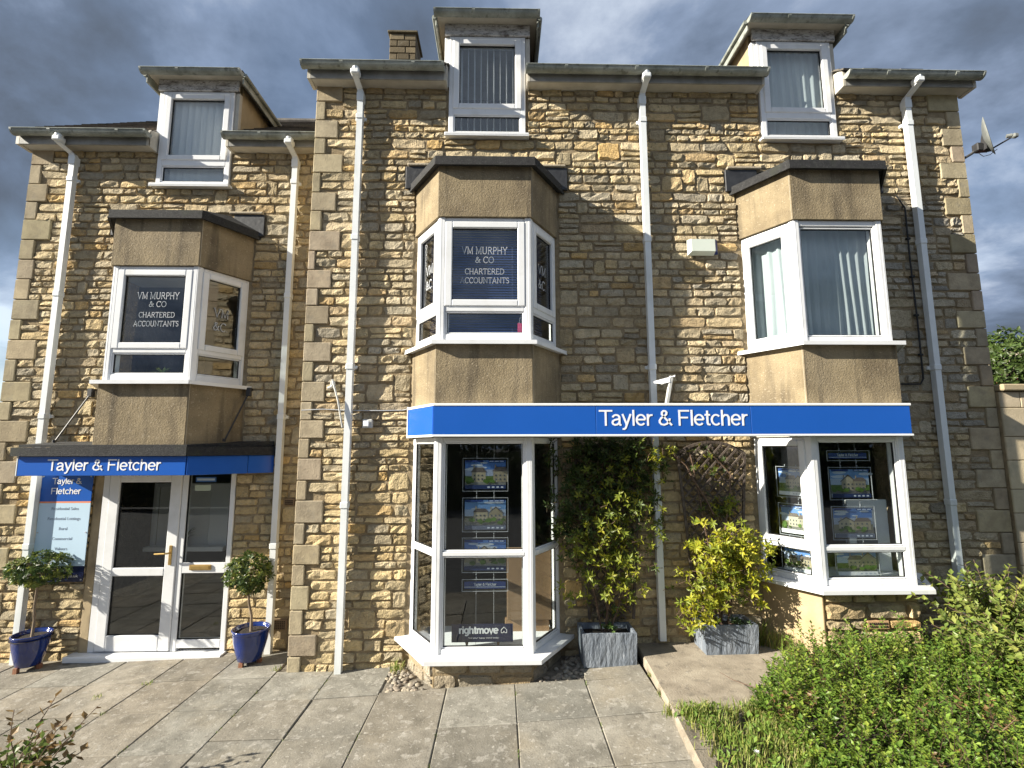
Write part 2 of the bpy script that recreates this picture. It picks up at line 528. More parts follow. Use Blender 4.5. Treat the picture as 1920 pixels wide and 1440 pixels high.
mat('panel_render', [(.19, .15, .095), (.25, .20, .125), (.30, .24, .15)], scale=3.2, rough=.9, bump=.9, bscale=70, spec=.2, bdist=.008,
    spots=[(58, (.42, .36, .27), .635, .675, .6), (75, (.10, .08, .055), .59, .68, .4)],
    streak=[(2.6, (.105, .085, .06), .50, .70, .6, (1.6, 1.6, .5)), (5.0, (.085, .07, .05), .53, .66, .6, (2.2, 2.2, .16)), (1.7, (.33, .27, .18), .54, .70, .5, (1, 1, 1))])
mat('sand_render', [(.34, .255, .15), (.42, .32, .19), (.47, .37, .225)], scale=4, rough=.9, bump=.4, bscale=90, spec=.2, bdist=.005,
    streak=[(3, (.30, .22, .13), .52, .72, .5, (1, 1, .6))])
mat('upvc', [(.70, .71, .725), (.77, .78, .79)], scale=3, rough=.32, spec=.5, spots=[(5, (.55, .55, .52), .55, .75, .4), (40, (.45, .45, .42), .66, .76, .35)])
mat('upvc_grey', [(.68, .71, .72), (.76, .785, .79)], scale=4, rough=.4, spec=.5,
    streak=[(7, (.46, .49, .46), .56, .74, .45, (1, 1, .25))])
mat('gutter_plastic', [(.17, .185, .16), (.27, .29, .26), (.38, .40, .37)], scale=5, rough=.5, spec=.4,
    spots=[(14, (.10, .105, .085), .58, .70, .75), (45, (.16, .16, .12), .62, .74, .6)])
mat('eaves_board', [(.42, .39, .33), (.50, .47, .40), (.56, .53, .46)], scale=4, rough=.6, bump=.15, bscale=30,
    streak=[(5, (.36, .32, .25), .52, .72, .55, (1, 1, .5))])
mat('fascia_dirt_shade', [(.20, .20, .185), (.27, .265, .25), (.33, .325, .31)], scale=5, rough=.6, bump=.15, bscale=30,
    streak=[(5, (.13, .13, .11), .52, .72, .55, (1, 1, .5))])  # dirty grey board with the gutter's shade painted into its colour
mat('peeling_paint', [(.12, .105, .095), (.55, .54, .53), (.60, .59, .58)], scale=7, rough=.75, bump=.9, bscale=12, bdist=.01, stretch=(1, 1, 3.2),
    spots=[(30, (.15, .13, .115), .55, .64, .8)])
mat('gasket', [(.012, .012, .013)], rough=.6)
mat('felt', [(.010, .010, .011), (.018, .018, .019), (.030, .030, .030)], scale=30, rough=.88, bump=.9, bscale=170, bdist=.006,
    spots=[(90, (.10, .10, .10), .62, .68, .6), (6, (.03, .035, .022), .55, .7, .5)])
mat('lead', [(.012, .013, .016), (.03, .032, .037)], scale=9, rough=.6, bump=.4, bscale=25)
mat('fillet', [(.33, .28, .20), (.42, .36, .27)], scale=12, rough=.95, bump=.6, bscale=60)
mat('slate_roof', [(.06, .055, .05), (.10, .09, .08), (.14, .125, .105)], scale=5, rough=.85, bump=.5, bscale=40, attr=True)
mat('cheek', [(.36, .28, .165), (.44, .345, .21)], scale=5, rough=.9, bump=.5, bscale=110, streak=[(4, (.14, .11, .075), .50, .68, .8, (1, 1, .5))])
mat('sign_blue', [(.012, .095, .42), (.013, .10, .45)], scale=2, rough=.28, spec=.5)
mat('sign_navy', [(.006, .012, .055)], rough=.3)
mat('sign_pale', [(.50, .66, .80), (.52, .68, .82)], scale=2, rough=.25)
mat('sign_orange', [(.75, .26, .13)], rough=.4)
mat('letter_white', [(.82, .83, .85)], rough=.4)
mat('letter_grey', [(.22, .28, .36)], rough=.5)
mat('letter_silver', [(.42, .44, .47)], rough=.6)
mat('white_trim', [(.74, .75, .75), (.80, .81, .81)], scale=4, rough=.4)
mat('bracket', [(.42, .42, .40), (.54, .54, .51)], scale=9, rough=.5)
mat('dark_metal', [(.018, .018, .02), (.03, .03, .032)], scale=20, rough=.5)
mat('cable', [(.012, .012, .012)], rough=.6)
mat('alarm_white', [(.62, .68, .60), (.66, .71, .64)], scale=5, rough=.4)
mat('alarm_blue', [(.01, .03, .16)], rough=.3)
mat('dish_grey', [(.15, .16, .15), (.21, .22, .21)], scale=12, rough=.5)
mat('brass', [(.55, .37, .13), (.65, .45, .18)], scale=20, rough=.32, metallic=.85)
mat('terracotta', [(.22, .095, .05), (.28, .125, .065)], scale=12, rough=.8, bump=.3, bscale=60)
mat('vent_brick', [(.42, .26, .13), (.50, .32, .17)], scale=12, rough=.85, bump=.3, bscale=80)
mat('vent_dark', [(.16, .11, .07), (.21, .145, .09)], scale=12, rough=.9)
mat('hole', [(.01, .009, .008)], rough=.9)
mat('pot_blue', [(.004, .018, .12), (.006, .026, .165)], scale=8, rough=.12, spec=.6, coat=.6)
mat('soil', [(.012, .008, .006), (.024, .017, .012), (.045, .032, .022)], scale=35, rough=.95, bump=1, bscale=70, bdist=.02)
mat('planter_slate', [(.10, .12, .15), (.16, .185, .22), (.215, .24, .275)], scale=5, rough=.62, bump=1.0, bscale=13, bdist=.03,
    stretch=(2.0, 2.0, .55), spots=[(40, (.34, .36, .39), .64, .74, .6)])
mat('trellis_wood', [(.045, .034, .028), (.085, .065, .052), (.13, .105, .085)], scale=14, rough=.85, bump=.4, bscale=60)
mat('bark', [(.12, .085, .055), (.20, .15, .10), (.26, .20, .14)], scale=20, rough=.9, bump=.7, bscale=45, stretch=(1, 1, .35))
mat('twig', [(.09, .055, .035), (.14, .09, .06)], scale=25, rough=.85)
mat('leaf', [(.75, .75, .75), (1, 1, 1)], scale=8, rough=.45, attr=True, spec=.4, trans=.36)
mat('leaf_gloss', [(.8, .8, .8), (1, 1, 1)], scale=8, rough=.42, attr=True, spec=.4, trans=.36)
mat('blade', [(.8, .8, .8), (1, 1, 1)], scale=8, rough=.55, attr=True, spec=.3, trans=.35)
mat('slab', [(.15, .138, .113), (.22, .203, .168), (.285, .265, .222)], scale=4.5, rough=.93, bump=.7, bscale=70, attr=True, spec=.2, bdist=.006,
    bump2=(.5, 14, .01),
    spots=[(13, (.37, .35, .31), .60, .66, .45), (34, (.42, .40, .36), .62, .68, .5), (22, (.115, .10, .085), .60, .72, .5), (60, (.10, .09, .075), .62, .70, .45)],
    streak=[(1.3, (.28, .24, .175), .52, .66, .5, (1, 1, 1)), (2.2, (.12, .115, .10), .54, .68, .5, (1, 1, 1))])
mat('concrete', [(.20, .17, .13), (.28, .24, .185), (.36, .315, .245)], scale=3.5, rough=.94, bump=.7, bscale=60, spec=.2, bdist=.008,
    spots=[(10, (.12, .105, .085), .56, .70, .6), (34, (.38, .35, .30), .65, .70, .5)])
mat('joint', [(.08, .068, .05), (.16, .14, .11), (.22, .20, .165)], scale=12, rough=.97, bump=.6, bscale=50)
mat('asphalt', [(.04, .04, .042), (.055, .055, .056), (.07, .07, .07)], scale=18, rough=.92, bump=.6, bscale=120)
mat('pebble', [(.5, .5, .5), (.72, .72, .72)], scale=25, rough=.75, attr=True, bump=.2, bscale=60)
mat('room_wall', [(.22, .215, .20), (.27, .265, .25)], scale=1.5, rough=.9)
mat('room_floor', [(.07, .065, .06), (.10, .095, .09)], scale=6, rough=.8)
mat('board_white', [(.70, .73, .76), (.76, .78, .80)], scale=2, rough=.5)
mat('cardboard', [(.15, .095, .05), (.19, .12, .065)], scale=4, rough=.85)
mat('desk', [(.20, .12, .06), (.27, .165, .085)], scale=6, rough=.4, stretch=(.3, 3, 3))
mat('blind_fabric', [(.84, .85, .86), (.88, .89, .90)], scale=5, rough=.8, trans=.2)
mat('blind_sky_tint', [(.03, .06, .19), (.04, .075, .22)], scale=3, rough=.45)  # slats tinted blue, painting in the sky reflected by the glass
mat('curtain', [(.54, .61, .645), (.62, .68, .71)], scale=3, rough=.85, trans=.3)
mat('print', [W1], rough=.3, attr=True)
mat('teal_pot', [(.05, .28, .32)], rough=.4)
mat('grey_pot', [(.10, .11, .12)], rough=.5)
mat('pink', [(.45, .04, .14)], rough=.6)
mat('red_paint', [(.32, .045, .04), (.36, .06, .05)], scale=3, rough=.6)
mat('bark_dark', [(.05, .04, .03), (.09, .07, .05)], scale=8, rough=.9, bump=.6, bscale=20)

def glass_mat(name, tint, base=.055, acr=False):
    mt = bpy.data.materials.new(name); mt.use_nodes = True
    t = mt.node_tree
    for n in list(t.nodes):
        t.nodes.remove(n)
    out = t.nodes.new('ShaderNodeOutputMaterial')
    lw = t.nodes.new('ShaderNodeLayerWeight'); lw.inputs['Blend'].default_value = .5
    pw = t.nodes.new('ShaderNodeMath'); pw.operation = 'POWER'; pw.inputs[1].default_value = 4.5
    ml = t.nodes.new('ShaderNodeMath'); ml.operation = 'MULTIPLY_ADD'; ml.inputs[1].default_value = .85; ml.inputs[2].default_value = base
    tr = t.nodes.new('ShaderNodeBsdfTransparent'); tr.inputs[0].default_value = (*tint, 1)
    gl = t.nodes.new('ShaderNodeBsdfGlossy'); gl.inputs['Roughness'].default_value = .0
    gl.inputs['Color'].default_value = (.95, .97, 1, 1)
    mx = t.nodes.new('ShaderNodeMixShader')
    t.links.new(lw.outputs['Facing'], pw.inputs[0]); t.links.new(pw.outputs[0], ml.inputs[0])
    t.links.new(ml.outputs[0], mx.inputs[0]); t.links.new(tr.outputs[0], mx.inputs[1]); t.links.new(gl.outputs[0], mx.inputs[2])
    t.links.new(mx.outputs[0], out.inputs[0])
    M[name] = mt
glass_mat('glass', (.95, .97, .965))
glass_mat('acrylic', (.97, .98, .98), base=.03)

# ------------------------------------------------------------------ ground
_gp = [(-400, -.40), (-9, -.25), (-5.3, -.13), (-2.5, -.045), (-1.6, -.035), (-.68, .018), (.31, .061), (1.3, .13), (3, .19), (6, .27), (400, .6)]
def G(x):
    for (a, za), (b, zb) in zip(_gp, _gp[1:]):
        if x <= b:
            return za + (zb - za) * (x - a) / (b - a)
    return _gp[-1][1]

def build_ground():
    b = MB()
    xs = [p[0] for p in _gp]
    ys = [-400, -60, -20, -4, 0, 8, 60, 600]
    vs = [(x, y, G(x) - .10) for x in xs for y in ys]
    n = len(ys)
    fs = [(i * n + j, (i + 1) * n + j, (i + 1) * n + j + 1, i * n + j + 1) for i in range(len(xs) - 1) for j in range(n - 1)]
    b.add(vs, fs)
    tag(b.build('ground', 'asphalt'), 'dark asphalt ground around the buildings', 'ground', kind='structure')

    # paving: a mortar bed with single concrete flags on it
    cols = [-6.42, -5.82, -5.22, -4.62, -4.02, -3.42, -2.83, -2.25, -1.68, -1.10, -.49, .126, .76, 1.33]
    bed = MB()
    xs = [x for x in cols]
    vs = []
    for x in xs:
        vs += [(x, -3.4, G(x) - .010), (x, .75, G(x) - .010)]
    fs = [(2 * i, 2 * i + 2, 2 * i + 3, 2 * i + 1) for i in range(len(xs) - 1)]
    bed.add(vs, fs)
    pav = bed.build('pavement', 'joint')
    tag(pav, 'grey paving in front of the stone building', 'paving', kind='structure')
    rr = random.Random(21)
    for ci, (xa, xb) in enumerate(zip(cols, cols[1:])):
        y1 = .52 if xb < -2.2 else (.0 if xb < -1.05 or xa > .7 else -.53)
        if xb > -2.2 and xa < -2.2: y1 = .0
        y = -3.3 + rr.uniform(-.08, .08) + (0 if ci % 2 else .03)
        off = -.06 if xb < -2.2 else .09
        rows = [-3.06 + off, -2.46 + off, -1.86 + off, -1.26 + off, -.66 + off, -.06 + off]
        rows = [r + rr.uniform(-.012, .012) for r in rows if r < y1 - .12] + [y1]
        for ya, yb in zip(rows, rows[1:]):
            g = .0022 + rr.uniform(0, .003)
            x0, x1, y0_, y1_ = xa + g, xb - g, ya + g * 1.5, yb - g * 1.5
            dz = rr.uniform(-.001, .004); tx = rr.uniform(-.003, .003); ty = rr.uniform(-.003, .003)
            def P(x, y, low):
                return (x, y, G(x) + dz + tx * (x - xa) / .6 + ty * (y - ya) / .6 - low)
            c = .006
            def ring(i, low, jit=0):
                return [P(x + (i if sx < 0 else -i) + rr.uniform(-jit, jit), y + (i if sy < 0 else -i) + rr.uniform(-jit, jit), low)
                        for x, y, sx, sy in ((x0, y0_, -1, -1), (x1, y0_, 1, -1), (x1, y1_, 1, 1), (x0, y1_, -1, 1))]
            v = ring(c, 0, .003) + ring(0, c * .8) + ring(0, .045)
            f = [(0, 1, 2, 3)]
            for k in range(2):
                for q in range(4):
                    f.append((k * 4 + q, (k + 1) * 4 + q, (k + 1) * 4 + (q + 1) % 4, k * 4 + (q + 1) % 4))
            t = rr.uniform(.80, 1.12); w = rr.uniform(-.04, .04)
            MB().add(v, f, (t * (1 + w), t, t * (1 - w))).build('slab', 'slab', pav)
    # raised concrete path beside the garden bed
    b = MB()
    outline = [(1.375, -.0), (1.365, -.3), (1.345, -.7), (1.31, -1.3), (1.27, -1.75), (1.22, -2.6), (1.17, -3.4), (1.36, -3.4), (1.40, -2.6), (1.43, -1.75), (1.62, -1.42), (2.0, -1.30),
               (2.45, -1.15), (2.75, -.75), (3.0, -.5), (3.1, 0.0)]
    top = [.195 + .012 * (p[0] - 1.3) - (0 if p[1] > -1.4 else .03) for p in outline]
    n = len(outline)
    ins = []
    cx, cy = 2.0, -.8
    for i, p in enumerate(outline):
        a = Vector(outline[i - 1]); c_ = Vector(outline[(i + 1) % n]); t = (c_ - a).normalized(); nn = Vector((-t.y, t.x))
        ins.append((p[0] + nn.x * .012, p[1] + nn.y * .012))
    v = [(p[0], p[1], .02) for p in outline] + [(p[0], p[1], top[i] - .014) for i, p in enumerate(outline)] + [(p[0], p[1], top[i]) for i, p in enumerate(ins)]
    f = []
    for k in range(2):
        for i in range(n):
            f.append((k * n + i, k * n + (i + 1) % n, (k + 1) * n + (i + 1) % n, (k + 1) * n + i))
    f.append(tuple(range(2 * n, 3 * n)))
    b.add(v, f)
    tag(b.build('path', 'concrete'), 'raised worn concrete path beside the garden bed', 'path', kind='structure')
    # garden soil
    b = MB()
    vs = []; fs = []
    nx, ny = 24, 14
    for i in range(nx + 1):
        for j in range(ny + 1):
            x = 1.36 + i * (7.6 - 1.36) / nx; y = -3.4 + j * 3.38 / ny
            z = .155 + .03 * (x - 1.3) * .5 + .03 * noise.noise(Vector((x * 2, y * 2, 0)))
            if y > -1.5 and x < 3.0: z = .12
            vs.append((x, y, z))
    for i in range(nx):
        for j in range(ny):
            a = i * (ny + 1) + j
            fs.append((a, a + ny + 1, a + ny + 2, a + 1))
    b.add(vs, fs)
    tag(b.build('garden_bed', 'soil', smooth=True), 'dark soil of the planted bed beside the path', 'soil', kind='structure')
build_ground()

# ------------------------------------------------------------------ stonework
def stone_mesh(xa, xb, fb, ft, place, prot, rr, nu=6, nv=4, rough=.013, corner=.11):
    """one rock-faced stone; place(x, out, z) -> point; edges sit in the mortar, the face stands proud"""
    us = [-1, -.89, -.40, .06, .48, .90, 1][:nu + 1]
    vv = [-1, -.80, -.08, .72, 1][:nv + 1]
    xc, hw = (xa + xb) / 2, (xb - xa) / 2
    tx, tz = rr.uniform(-.010, .010), rr.uniform(-.010, .008)
    vs = []
    c0, c1, c2, c3 = [rr.uniform(.02, corner + .12 * (rr.random() < .25)) for _ in range(4)]
    for j, v in enumerate(vv):
        for i, u in enumerate(us):
            edge = i in (0, nu) or j in (0, nv)
            uu = u + (0 if i in (0, nu) else rr.uniform(-.09, .09))
            v2 = v + (0 if j in (0, nv) else rr.uniform(-.12, .12))
            cc = (c0 if u < 0 else c1) if v < 0 else (c2 if u < 0 else c3)
            k = 1 - cc * (abs(uu) ** 4) * (abs(v2) ** 4) * 2.0
            x = xc + uu * hw * (k if abs(u) > .9 else 1) + (rr.uniform(-.006, .006) if edge else 0)
            zb, zt = fb(x), ft(x)
            zc, hh = (zb + zt) / 2, (zt - zb) / 2
            z = zc + v2 * hh * k + (rr.uniform(-.004, .004) if edge else 0)
            if edge:
                o = -.006
            else:
                ring = (i in (1, nu - 1)) or (j in (1, nv - 1))
                o = prot * (rr.uniform(.80, 1.02) if ring else rr.uniform(.92, 1.08)) + tx * u + tz * v
                o += rough * noise.noise(Vector((x * 17 + prot * 900, z * 21, 3.1))) + rr.uniform(-.4, .4) * rough
                o = max(o, .004)
            vs.append(place(x, o, z))
    fs = []
    for j in range(nv):
        for i in range(nu):
            a = j * (nu + 1) + i
            fs.append((a, a + 1, a + nu + 2, a + nu + 1))
    return vs, fs

HONEY = [(.60, .49, .30), (.57, .47, .295), (.54, .45, .295), (.50, .43, .30), (.46, .40, .29), (.59, .465, .275), (.60, .43, .21), (.63, .53, .35), (.41, .365, .28), (.56, .45, .285), (.59, .49, .32), (.52, .44, .29)]
def stone_col(rr, x, z, grey=0.0, warm=0.0):
    c = rr.choice(HONEY)
    g = sum(c) / 3
    k = max(0, min(.85, grey + rr.uniform(-.22, .22)))
    c = [a * (1 - k) + g * .92 * k for a in c]
    if warm:
        c = [c[0] * (1 + .06 * warm), c[1], c[2] * (1 - .14 * warm)]
    t = rr.uniform(.76, 1.17)
    return tuple(min(.75, a * t) for a in c)

def rubble(x0, x1, zb, z1, holes, place, seed, forced=(), hgt=.098, greyf=None, warmf=None, prot=(.010, .024), wav=.011, wid=(1.3, 3.3), wmax=.40):
    """courses of rough stones between x0..x1 and zb(x)..z1, leaving out holes [(xa, xb, za, zb)]"""
    rr = random.Random(seed)
    zs0 = min(zb(x0), zb(x1)) - .02
    marks = [zs0] + sorted(f for f in forced if zs0 + .1 < f < z1 - .06) + [z1]
    lines = [zs0]
    for a, b in zip(marks, marks[1:]):
        n = max(1, round((b - a) / hgt))
        ws = [rr.uniform(.68, 1.3) for _ in range(n)]
        t = sum(ws); acc = a
        for w in ws:
            acc += (b - a) * w / t
            lines.append(acc)
    def wave(k):
        if k in (0, len(lines) - 1): return lambda x: lines[k]
        return lambda x: lines[k] + wav * noise.noise(Vector((x * 1.9, k * 7.31 + seed, .4))) + wav * .5 * noise.noise(Vector((x * 6.1, k * 3.7, 9.2)))
    out = []
    blocked = {}
    for k in range(len(lines) - 1):
        za, zt = lines[k], lines[k + 1]
        ints = list(blocked.get(k, []))
        for (a, b, c, d) in holes:
            ov = min(zt, d) - max(za, c)
            if ov > .3 * (zt - za):
                ints.append((a, b))
        ints.sort()
        free = []; cur = x0
        for a, b in ints:
            if a > cur + .02: free.append((cur, min(a, x1)))
            cur = max(cur, b)
        if cur < x1 - .02: free.append((cur, x1))
        for a, b in free:
            x = a
            while x < b - .015:
                h = zt - za
                w = min(wmax, max(.085, h * rr.uniform(*wid)))
                if b - x - w < .09: w = b - x
                if w > wmax * 1.25: w /= 2
                xe = x + w
                g = rr.uniform(.0035, .008)
                gr = greyf(x, za) if greyf else .2
                wm = warmf(x, za) if warmf else 0
                tall = k + 2 < len(lines) - 1 and rr.random() < .06 and w > .12 and w < .34
                if tall:
                    for (p, q, c, d) in holes:
                        if p < xe and q > x and c < lines[k + 2] and d > za: tall = False
                kt = k + 2 if tall else k + 1
                fb0, ft0 = wave(k), wave(kt)
                if tall: blocked.setdefault(k + 1, []).append((x, xe))
                pieces = [(fb0, ft0)]
                if not tall and h > .118 and rr.random() < .22:
                    s_ = rr.uniform(.4, .6)
                    mid = lambda q, s_=s_, A=fb0, B=ft0: A(q) * (1 - s_) + B(q) * s_
                    pieces = [(fb0, mid), (mid, ft0)]
                for fb, ft in pieces:
                    xm = (x + xe) / 2
                    if ft(xm) < zb(xm) + .02: continue
                    fb_ = (lambda q, F=fb: max(F(q), zb(q) - .03) + g)
                    ft_ = (lambda q, F=ft: F(q) - g)
                    if ft_(xm) - fb_(xm) < .022: continue
                    v, f = stone_mesh(x + g, xe - g, fb_, ft_, place, rr.uniform(*prot), rr)
                    out.append(((xe - x) * (ft(xm) - fb(xm)), v, f, stone_col(rr, xm, za, gr, wm)))
                x = xe
    return out

def place_stones(lst, parent, keep=300, stuffname='stone_field'):
    lst.sort(key=lambda s: -s[0])
    for a, v, f, c in lst[:keep]:
        MB().add(v, f, c).build('stone', 'stone', parent)
    if lst[keep:]:
        b = MB()
        for a, v, f, c in lst[keep:]:
            b.add(v, f, c)
        o = b.build(stuffname, 'stone', parent)
        o['kind'] = 'stuff'

def wall_sheet(b, x0, x1, z0, z1, holes, ya, yb):
    """a wall of real thickness with openings"""
    xs = sorted({x0, x1} | {h[i] for h in holes for i in (0, 1) if x0 < h[i] < x1})
    zs = sorted({z0, z1} | {h[i] for h in holes for i in (2, 3) if z0 < h[i] < z1})
    def solid(i, j):
        if i < 0 or j < 0 or i >= len(xs) - 1 or j >= len(zs) - 1: return False
        x, z = (xs[i] + xs[i + 1]) / 2, (zs[j] + zs[j + 1]) / 2
        return not any(h[0] < x < h[1] and h[2] < z < h[3] for h in holes)
    for i in range(len(xs) - 1):
        for j in range(len(zs) - 1):
            if not solid(i, j): continue
            a, c, p, q = xs[i], xs[i + 1], zs[j], zs[j + 1]
            b.add([(a, ya, p), (c, ya, p), (c, ya, q), (a, ya, q)], [(0, 1, 2, 3)])
            b.add([(a, yb, p), (a, yb, q), (c, yb, q), (c, yb, p)], [(0, 1, 2, 3)])
            if not solid(i - 1, j): b.add([(a, ya, p), (a, ya, q), (a, yb, q), (a, yb, p)], [(0, 1, 2, 3)])
            if not solid(i + 1, j): b.add([(c, ya, p), (c, yb, p), (c, yb, q), (c, ya, q)], [(0, 1, 2, 3)])
            if not solid(i, j - 1): b.add([(a, ya, p), (a, yb, p), (c, yb, p), (c, ya, p)], [(0, 1, 2, 3)])
            if not solid(i, j + 1): b.add([(a, ya, q), (c, ya, q), (c, yb, q), (a, yb, q)], [(0, 1, 2, 3)])

# ------------------------------------------------------------------ bay plan
BW, BC, BP = .476, .330, .521
_nl = Vector((-BP, -BC)).normalized()
def bay_pts(xc, yw, o):
    """BL, FL, FR, BR of the bay outline pushed outwards by o"""
    A = Vector((-BW - BC, 0)) + _nl * o
    d = Vector((BC, -BP))
    t0 = (0 - A.y) / d.y; t1 = (-BP - o - A.y) / d.y
    bl = A + d * t0; fl = A + d * t1
    return [Vector((xc + bl.x, yw)), Vector((xc + fl.x, yw + fl.y)), Vector((xc - fl.x, yw + fl.y)), Vector((xc - bl.x, yw))]

def bay_band(xc, yw, o0, o1, z0, z1, b=None):
    """one prism round the three sides, between offsets o0 (inner) and o1 (outer)"""
    b = b or MB()
    i, o = bay_pts(xc, yw, o0), bay_pts(xc, yw, o1)
    for k in range(3):
        b.prism([o[k], o[k + 1], i[k + 1], i[k]], z0, z1)
    return b

def bay_panels(xc, yw, z0, z1, parent, left_mat='panel_render'):
    i, o = bay_pts(xc, yw, -.09), bay_pts(xc, yw, 0)
    for k in range(3):
        a0, a1, b1, b0 = o[k], o[k + 1], i[k + 1], i[k]
        t = (a1 - a0).normalized() * .0025
        MB().prism([a0 + t, a1 - t, b1 - t, b0 + t], z0, z1).build('rendered_panel', 'panel_render', parent)
    oo = bay_pts(xc, yw, -.004)
    for k in (1, 2):
        c = oo[k]
        MB().box(c.x - .012, c.x + .012, c.y + .004, c.y + .03, z0 + .001, z1 - .001).build('joint_strip', 'fillet', parent)

def face_frame(P0, P1):
    """local frame of a window face: along, outward"""
    d = (P1 - P0); L = d.length; t = d / L
    n = Vector((t.y, -t.x))
    return Vector((t.x, t.y, 0)), Vector((n.x, n.y, 0)), L

def win_face(P0, P1, z0, z1, parent, lights, jl=.06, jr=.06, head=.06, foot=.05, inset=.03, text=None, sash=.062):
    """a uPVC window filling the face P0-P1. lights: list of (za, zb, kind) from the bottom, kind 'open' has a proud casement"""
    ax, nr, L = face_frame(P0, P1)
    O = Vector((P0.x, P0.y, 0))
    az = Vector((0, 0, 1))
    def bar(b, s0, s1, za, zb, d0, d1, c=.005):
        o = O + ax * ((s0 + s1) / 2) + nr * ((d0 + d1) / 2) + az * ((za + zb) / 2)
        b.obox(o, ax, nr, az, abs(s1 - s0) / 2, abs(d1 - d0) / 2, abs(zb - za) / 2, c)
    D1 = -inset; D0 = D1 - .07
    fr = MB()
    bar(fr, .002, jl, z0, z1, D0, D1); bar(fr, L - jr, L - .002, z0, z1, D0, D1)
    bar(fr, jl, L - jr, z1 - head, z1, D0, D1); bar(fr, jl, L - jr, z0, z0 + foot, D0, D1)
    for (a, b_, k), nx in zip(lights, lights[1:]):
        bar(fr, jl, L - jr, b_, nx[0], D0, D1)
    fr.build('window_frame', 'upvc', parent)
    for a, b_, k in lights:
        s0, s1 = jl, L - jr
        if k == 'open':
            e = .012; w = sash
            cs = MB()
            bar(cs, s0 - e, s0 + w, a - e, b_ + e, D1 - .045, D1 + .013, .008); bar(cs, s1 - w, s1 + e, a - e, b_ + e, D1 - .045, D1 + .013, .008)
            bar(cs, s0 + w, s1 - w, b_ - w + .006, b_ + e, D1 - .045, D1 + .013, .008); bar(cs, s0 + w, s1 - w, a - e, a + w - .006, D1 - .045, D1 + .013, .008)
            cs.build('casement', 'upvc', parent)
            g0, g1, ga, gb = s0 + w, s1 - w, a + w - .006, b_ - w + .006
        else:
            w = .016
            bd = MB()
            bar(bd, s0, s0 + w, a, b_, D1 - .05, D1 - .008, .006); bar(bd, s1 - w, s1, a, b_, D1 - .05, D1 - .008, .006)
            bar(bd, s0 + w, s1 - w, b_ - w, b_, D1 - .05, D1 - .008, .006); bar(bd, s0 + w, s1 - w, a, a + w, D1 - .05, D1 - .008, .006)
            bd.build('glazing_bead', 'upvc', parent)
            g0, g1, ga, gb = s0 + w, s1 - w, a + w, b_ - w
        gk = MB(); t = .005; dg = D1 - .016
        bar(gk, g0, g0 + t, ga, gb, dg - .02, dg, 0); bar(gk, g1 - t, g1, ga, gb, dg - .02, dg, 0)
        bar(gk, g0 + t, g1 - t, gb - t, gb, dg - .02, dg, 0); bar(gk, g0 + t, g1 - t, ga, ga + t, dg - .02, dg, 0)
        gk.build('gasket', 'gasket', parent)
        gl = MB()
        bar(gl, g0 + .001, g1 - .001, ga + .001, gb - .001, D1 - .030, D1 - .024, 0)
        gl.build('pane', 'glass', parent)
    return ax, nr, L, D1

def corner_posts(xc, yw, z0, z1, parent):
    p = bay_pts(xc, yw, -.022)
    for k in (1, 2):
        b = MB()
        i = bay_pts(xc, yw, -.11)
        a, c = p[k], i[k]
        prev = (p[k - 1] - a).normalized() * .05; nxt = (p[k + 1] - a).normalized() * .05
        pi = (i[k - 1] - c).normalized() * .05; ni = (i[k + 1] - c).normalized() * .05
        b.prism([a + prev, a, a + nxt, c + ni, c, c + pi], z0, z1)
        b.build('corner_post', 'upvc', parent)

def bay_sill(xc, yw, z, parent, o=.085, horn=.0, th=.034):
    b = MB()
    ot = bay_pts(xc, yw, o); it = bay_pts(xc, yw, -.06)
    for k in range(3):
        A, B_, C_, D_ = ot[k], ot[k + 1], it[k + 1], it[k]
        b.prism([A, B_, C_, D_], z - th, [z - .006, z - .006, z + .006, z + .006])
        lip = bay_pts(xc, yw, o - .012)
        b.prism([A, B_, lip[k + 1], lip[k]], z - th - .012, z - th)
    b.build('sill', 'upvc', parent)

def bay_roof(xc, yw, z, parent, zwall, full_l=True):
    o = bay_pts(xc, yw, .065)
    b = MB()
    c = .01
    inner = [Vector((xc - .50, yw)), Vector((xc - .36, yw - .05)), Vector((xc + .36, yw - .05)), Vector((xc + .50, yw))]
    v = [(*p, z) for p in o] + [(*p, z + .075) for p in o] + [(*p, zwall - .03) for p in inner]
    f = [(3, 2, 1, 0)] + [(i, i + 1, 5 + i, 4 + i) for i in range(3)] + [(4 + i, 5 + i, 9 + i, 8 + i) for i in range(3)] + [(8, 9, 10, 11), (0, 4, 8, 11, 7, 3)]
    b.add(v, f)
    b.build('bay_roof', 'felt', parent)
    # soffit of the little roof, bent downwards edge strip
    bay_band(xc, yw, .047, .072, z - .022, z - .001).build('roof_edge', 'felt', parent)
    q = bay_pts(xc, yw, .1)
    for s in (-1, 1):
        bb = MB()
        xe = xc + s * abs(q[0].x - xc)
        bb.box(min(xe, xc + s * .55), max(xe, xc + s * .55), yw - .034, yw - .005, z + .02, zwall - .02, .006)
        bb.build('flashing', 'lead', parent)
        bb = MB()
        bb.box(min(xe - s * .02, xc + s * .5), max(xe - s * .02, xc + s * .5), yw - .055, yw - .003, zwall - .02, zwall + .012, .008)
        bb.build('mortar_fillet', 'fillet', parent)

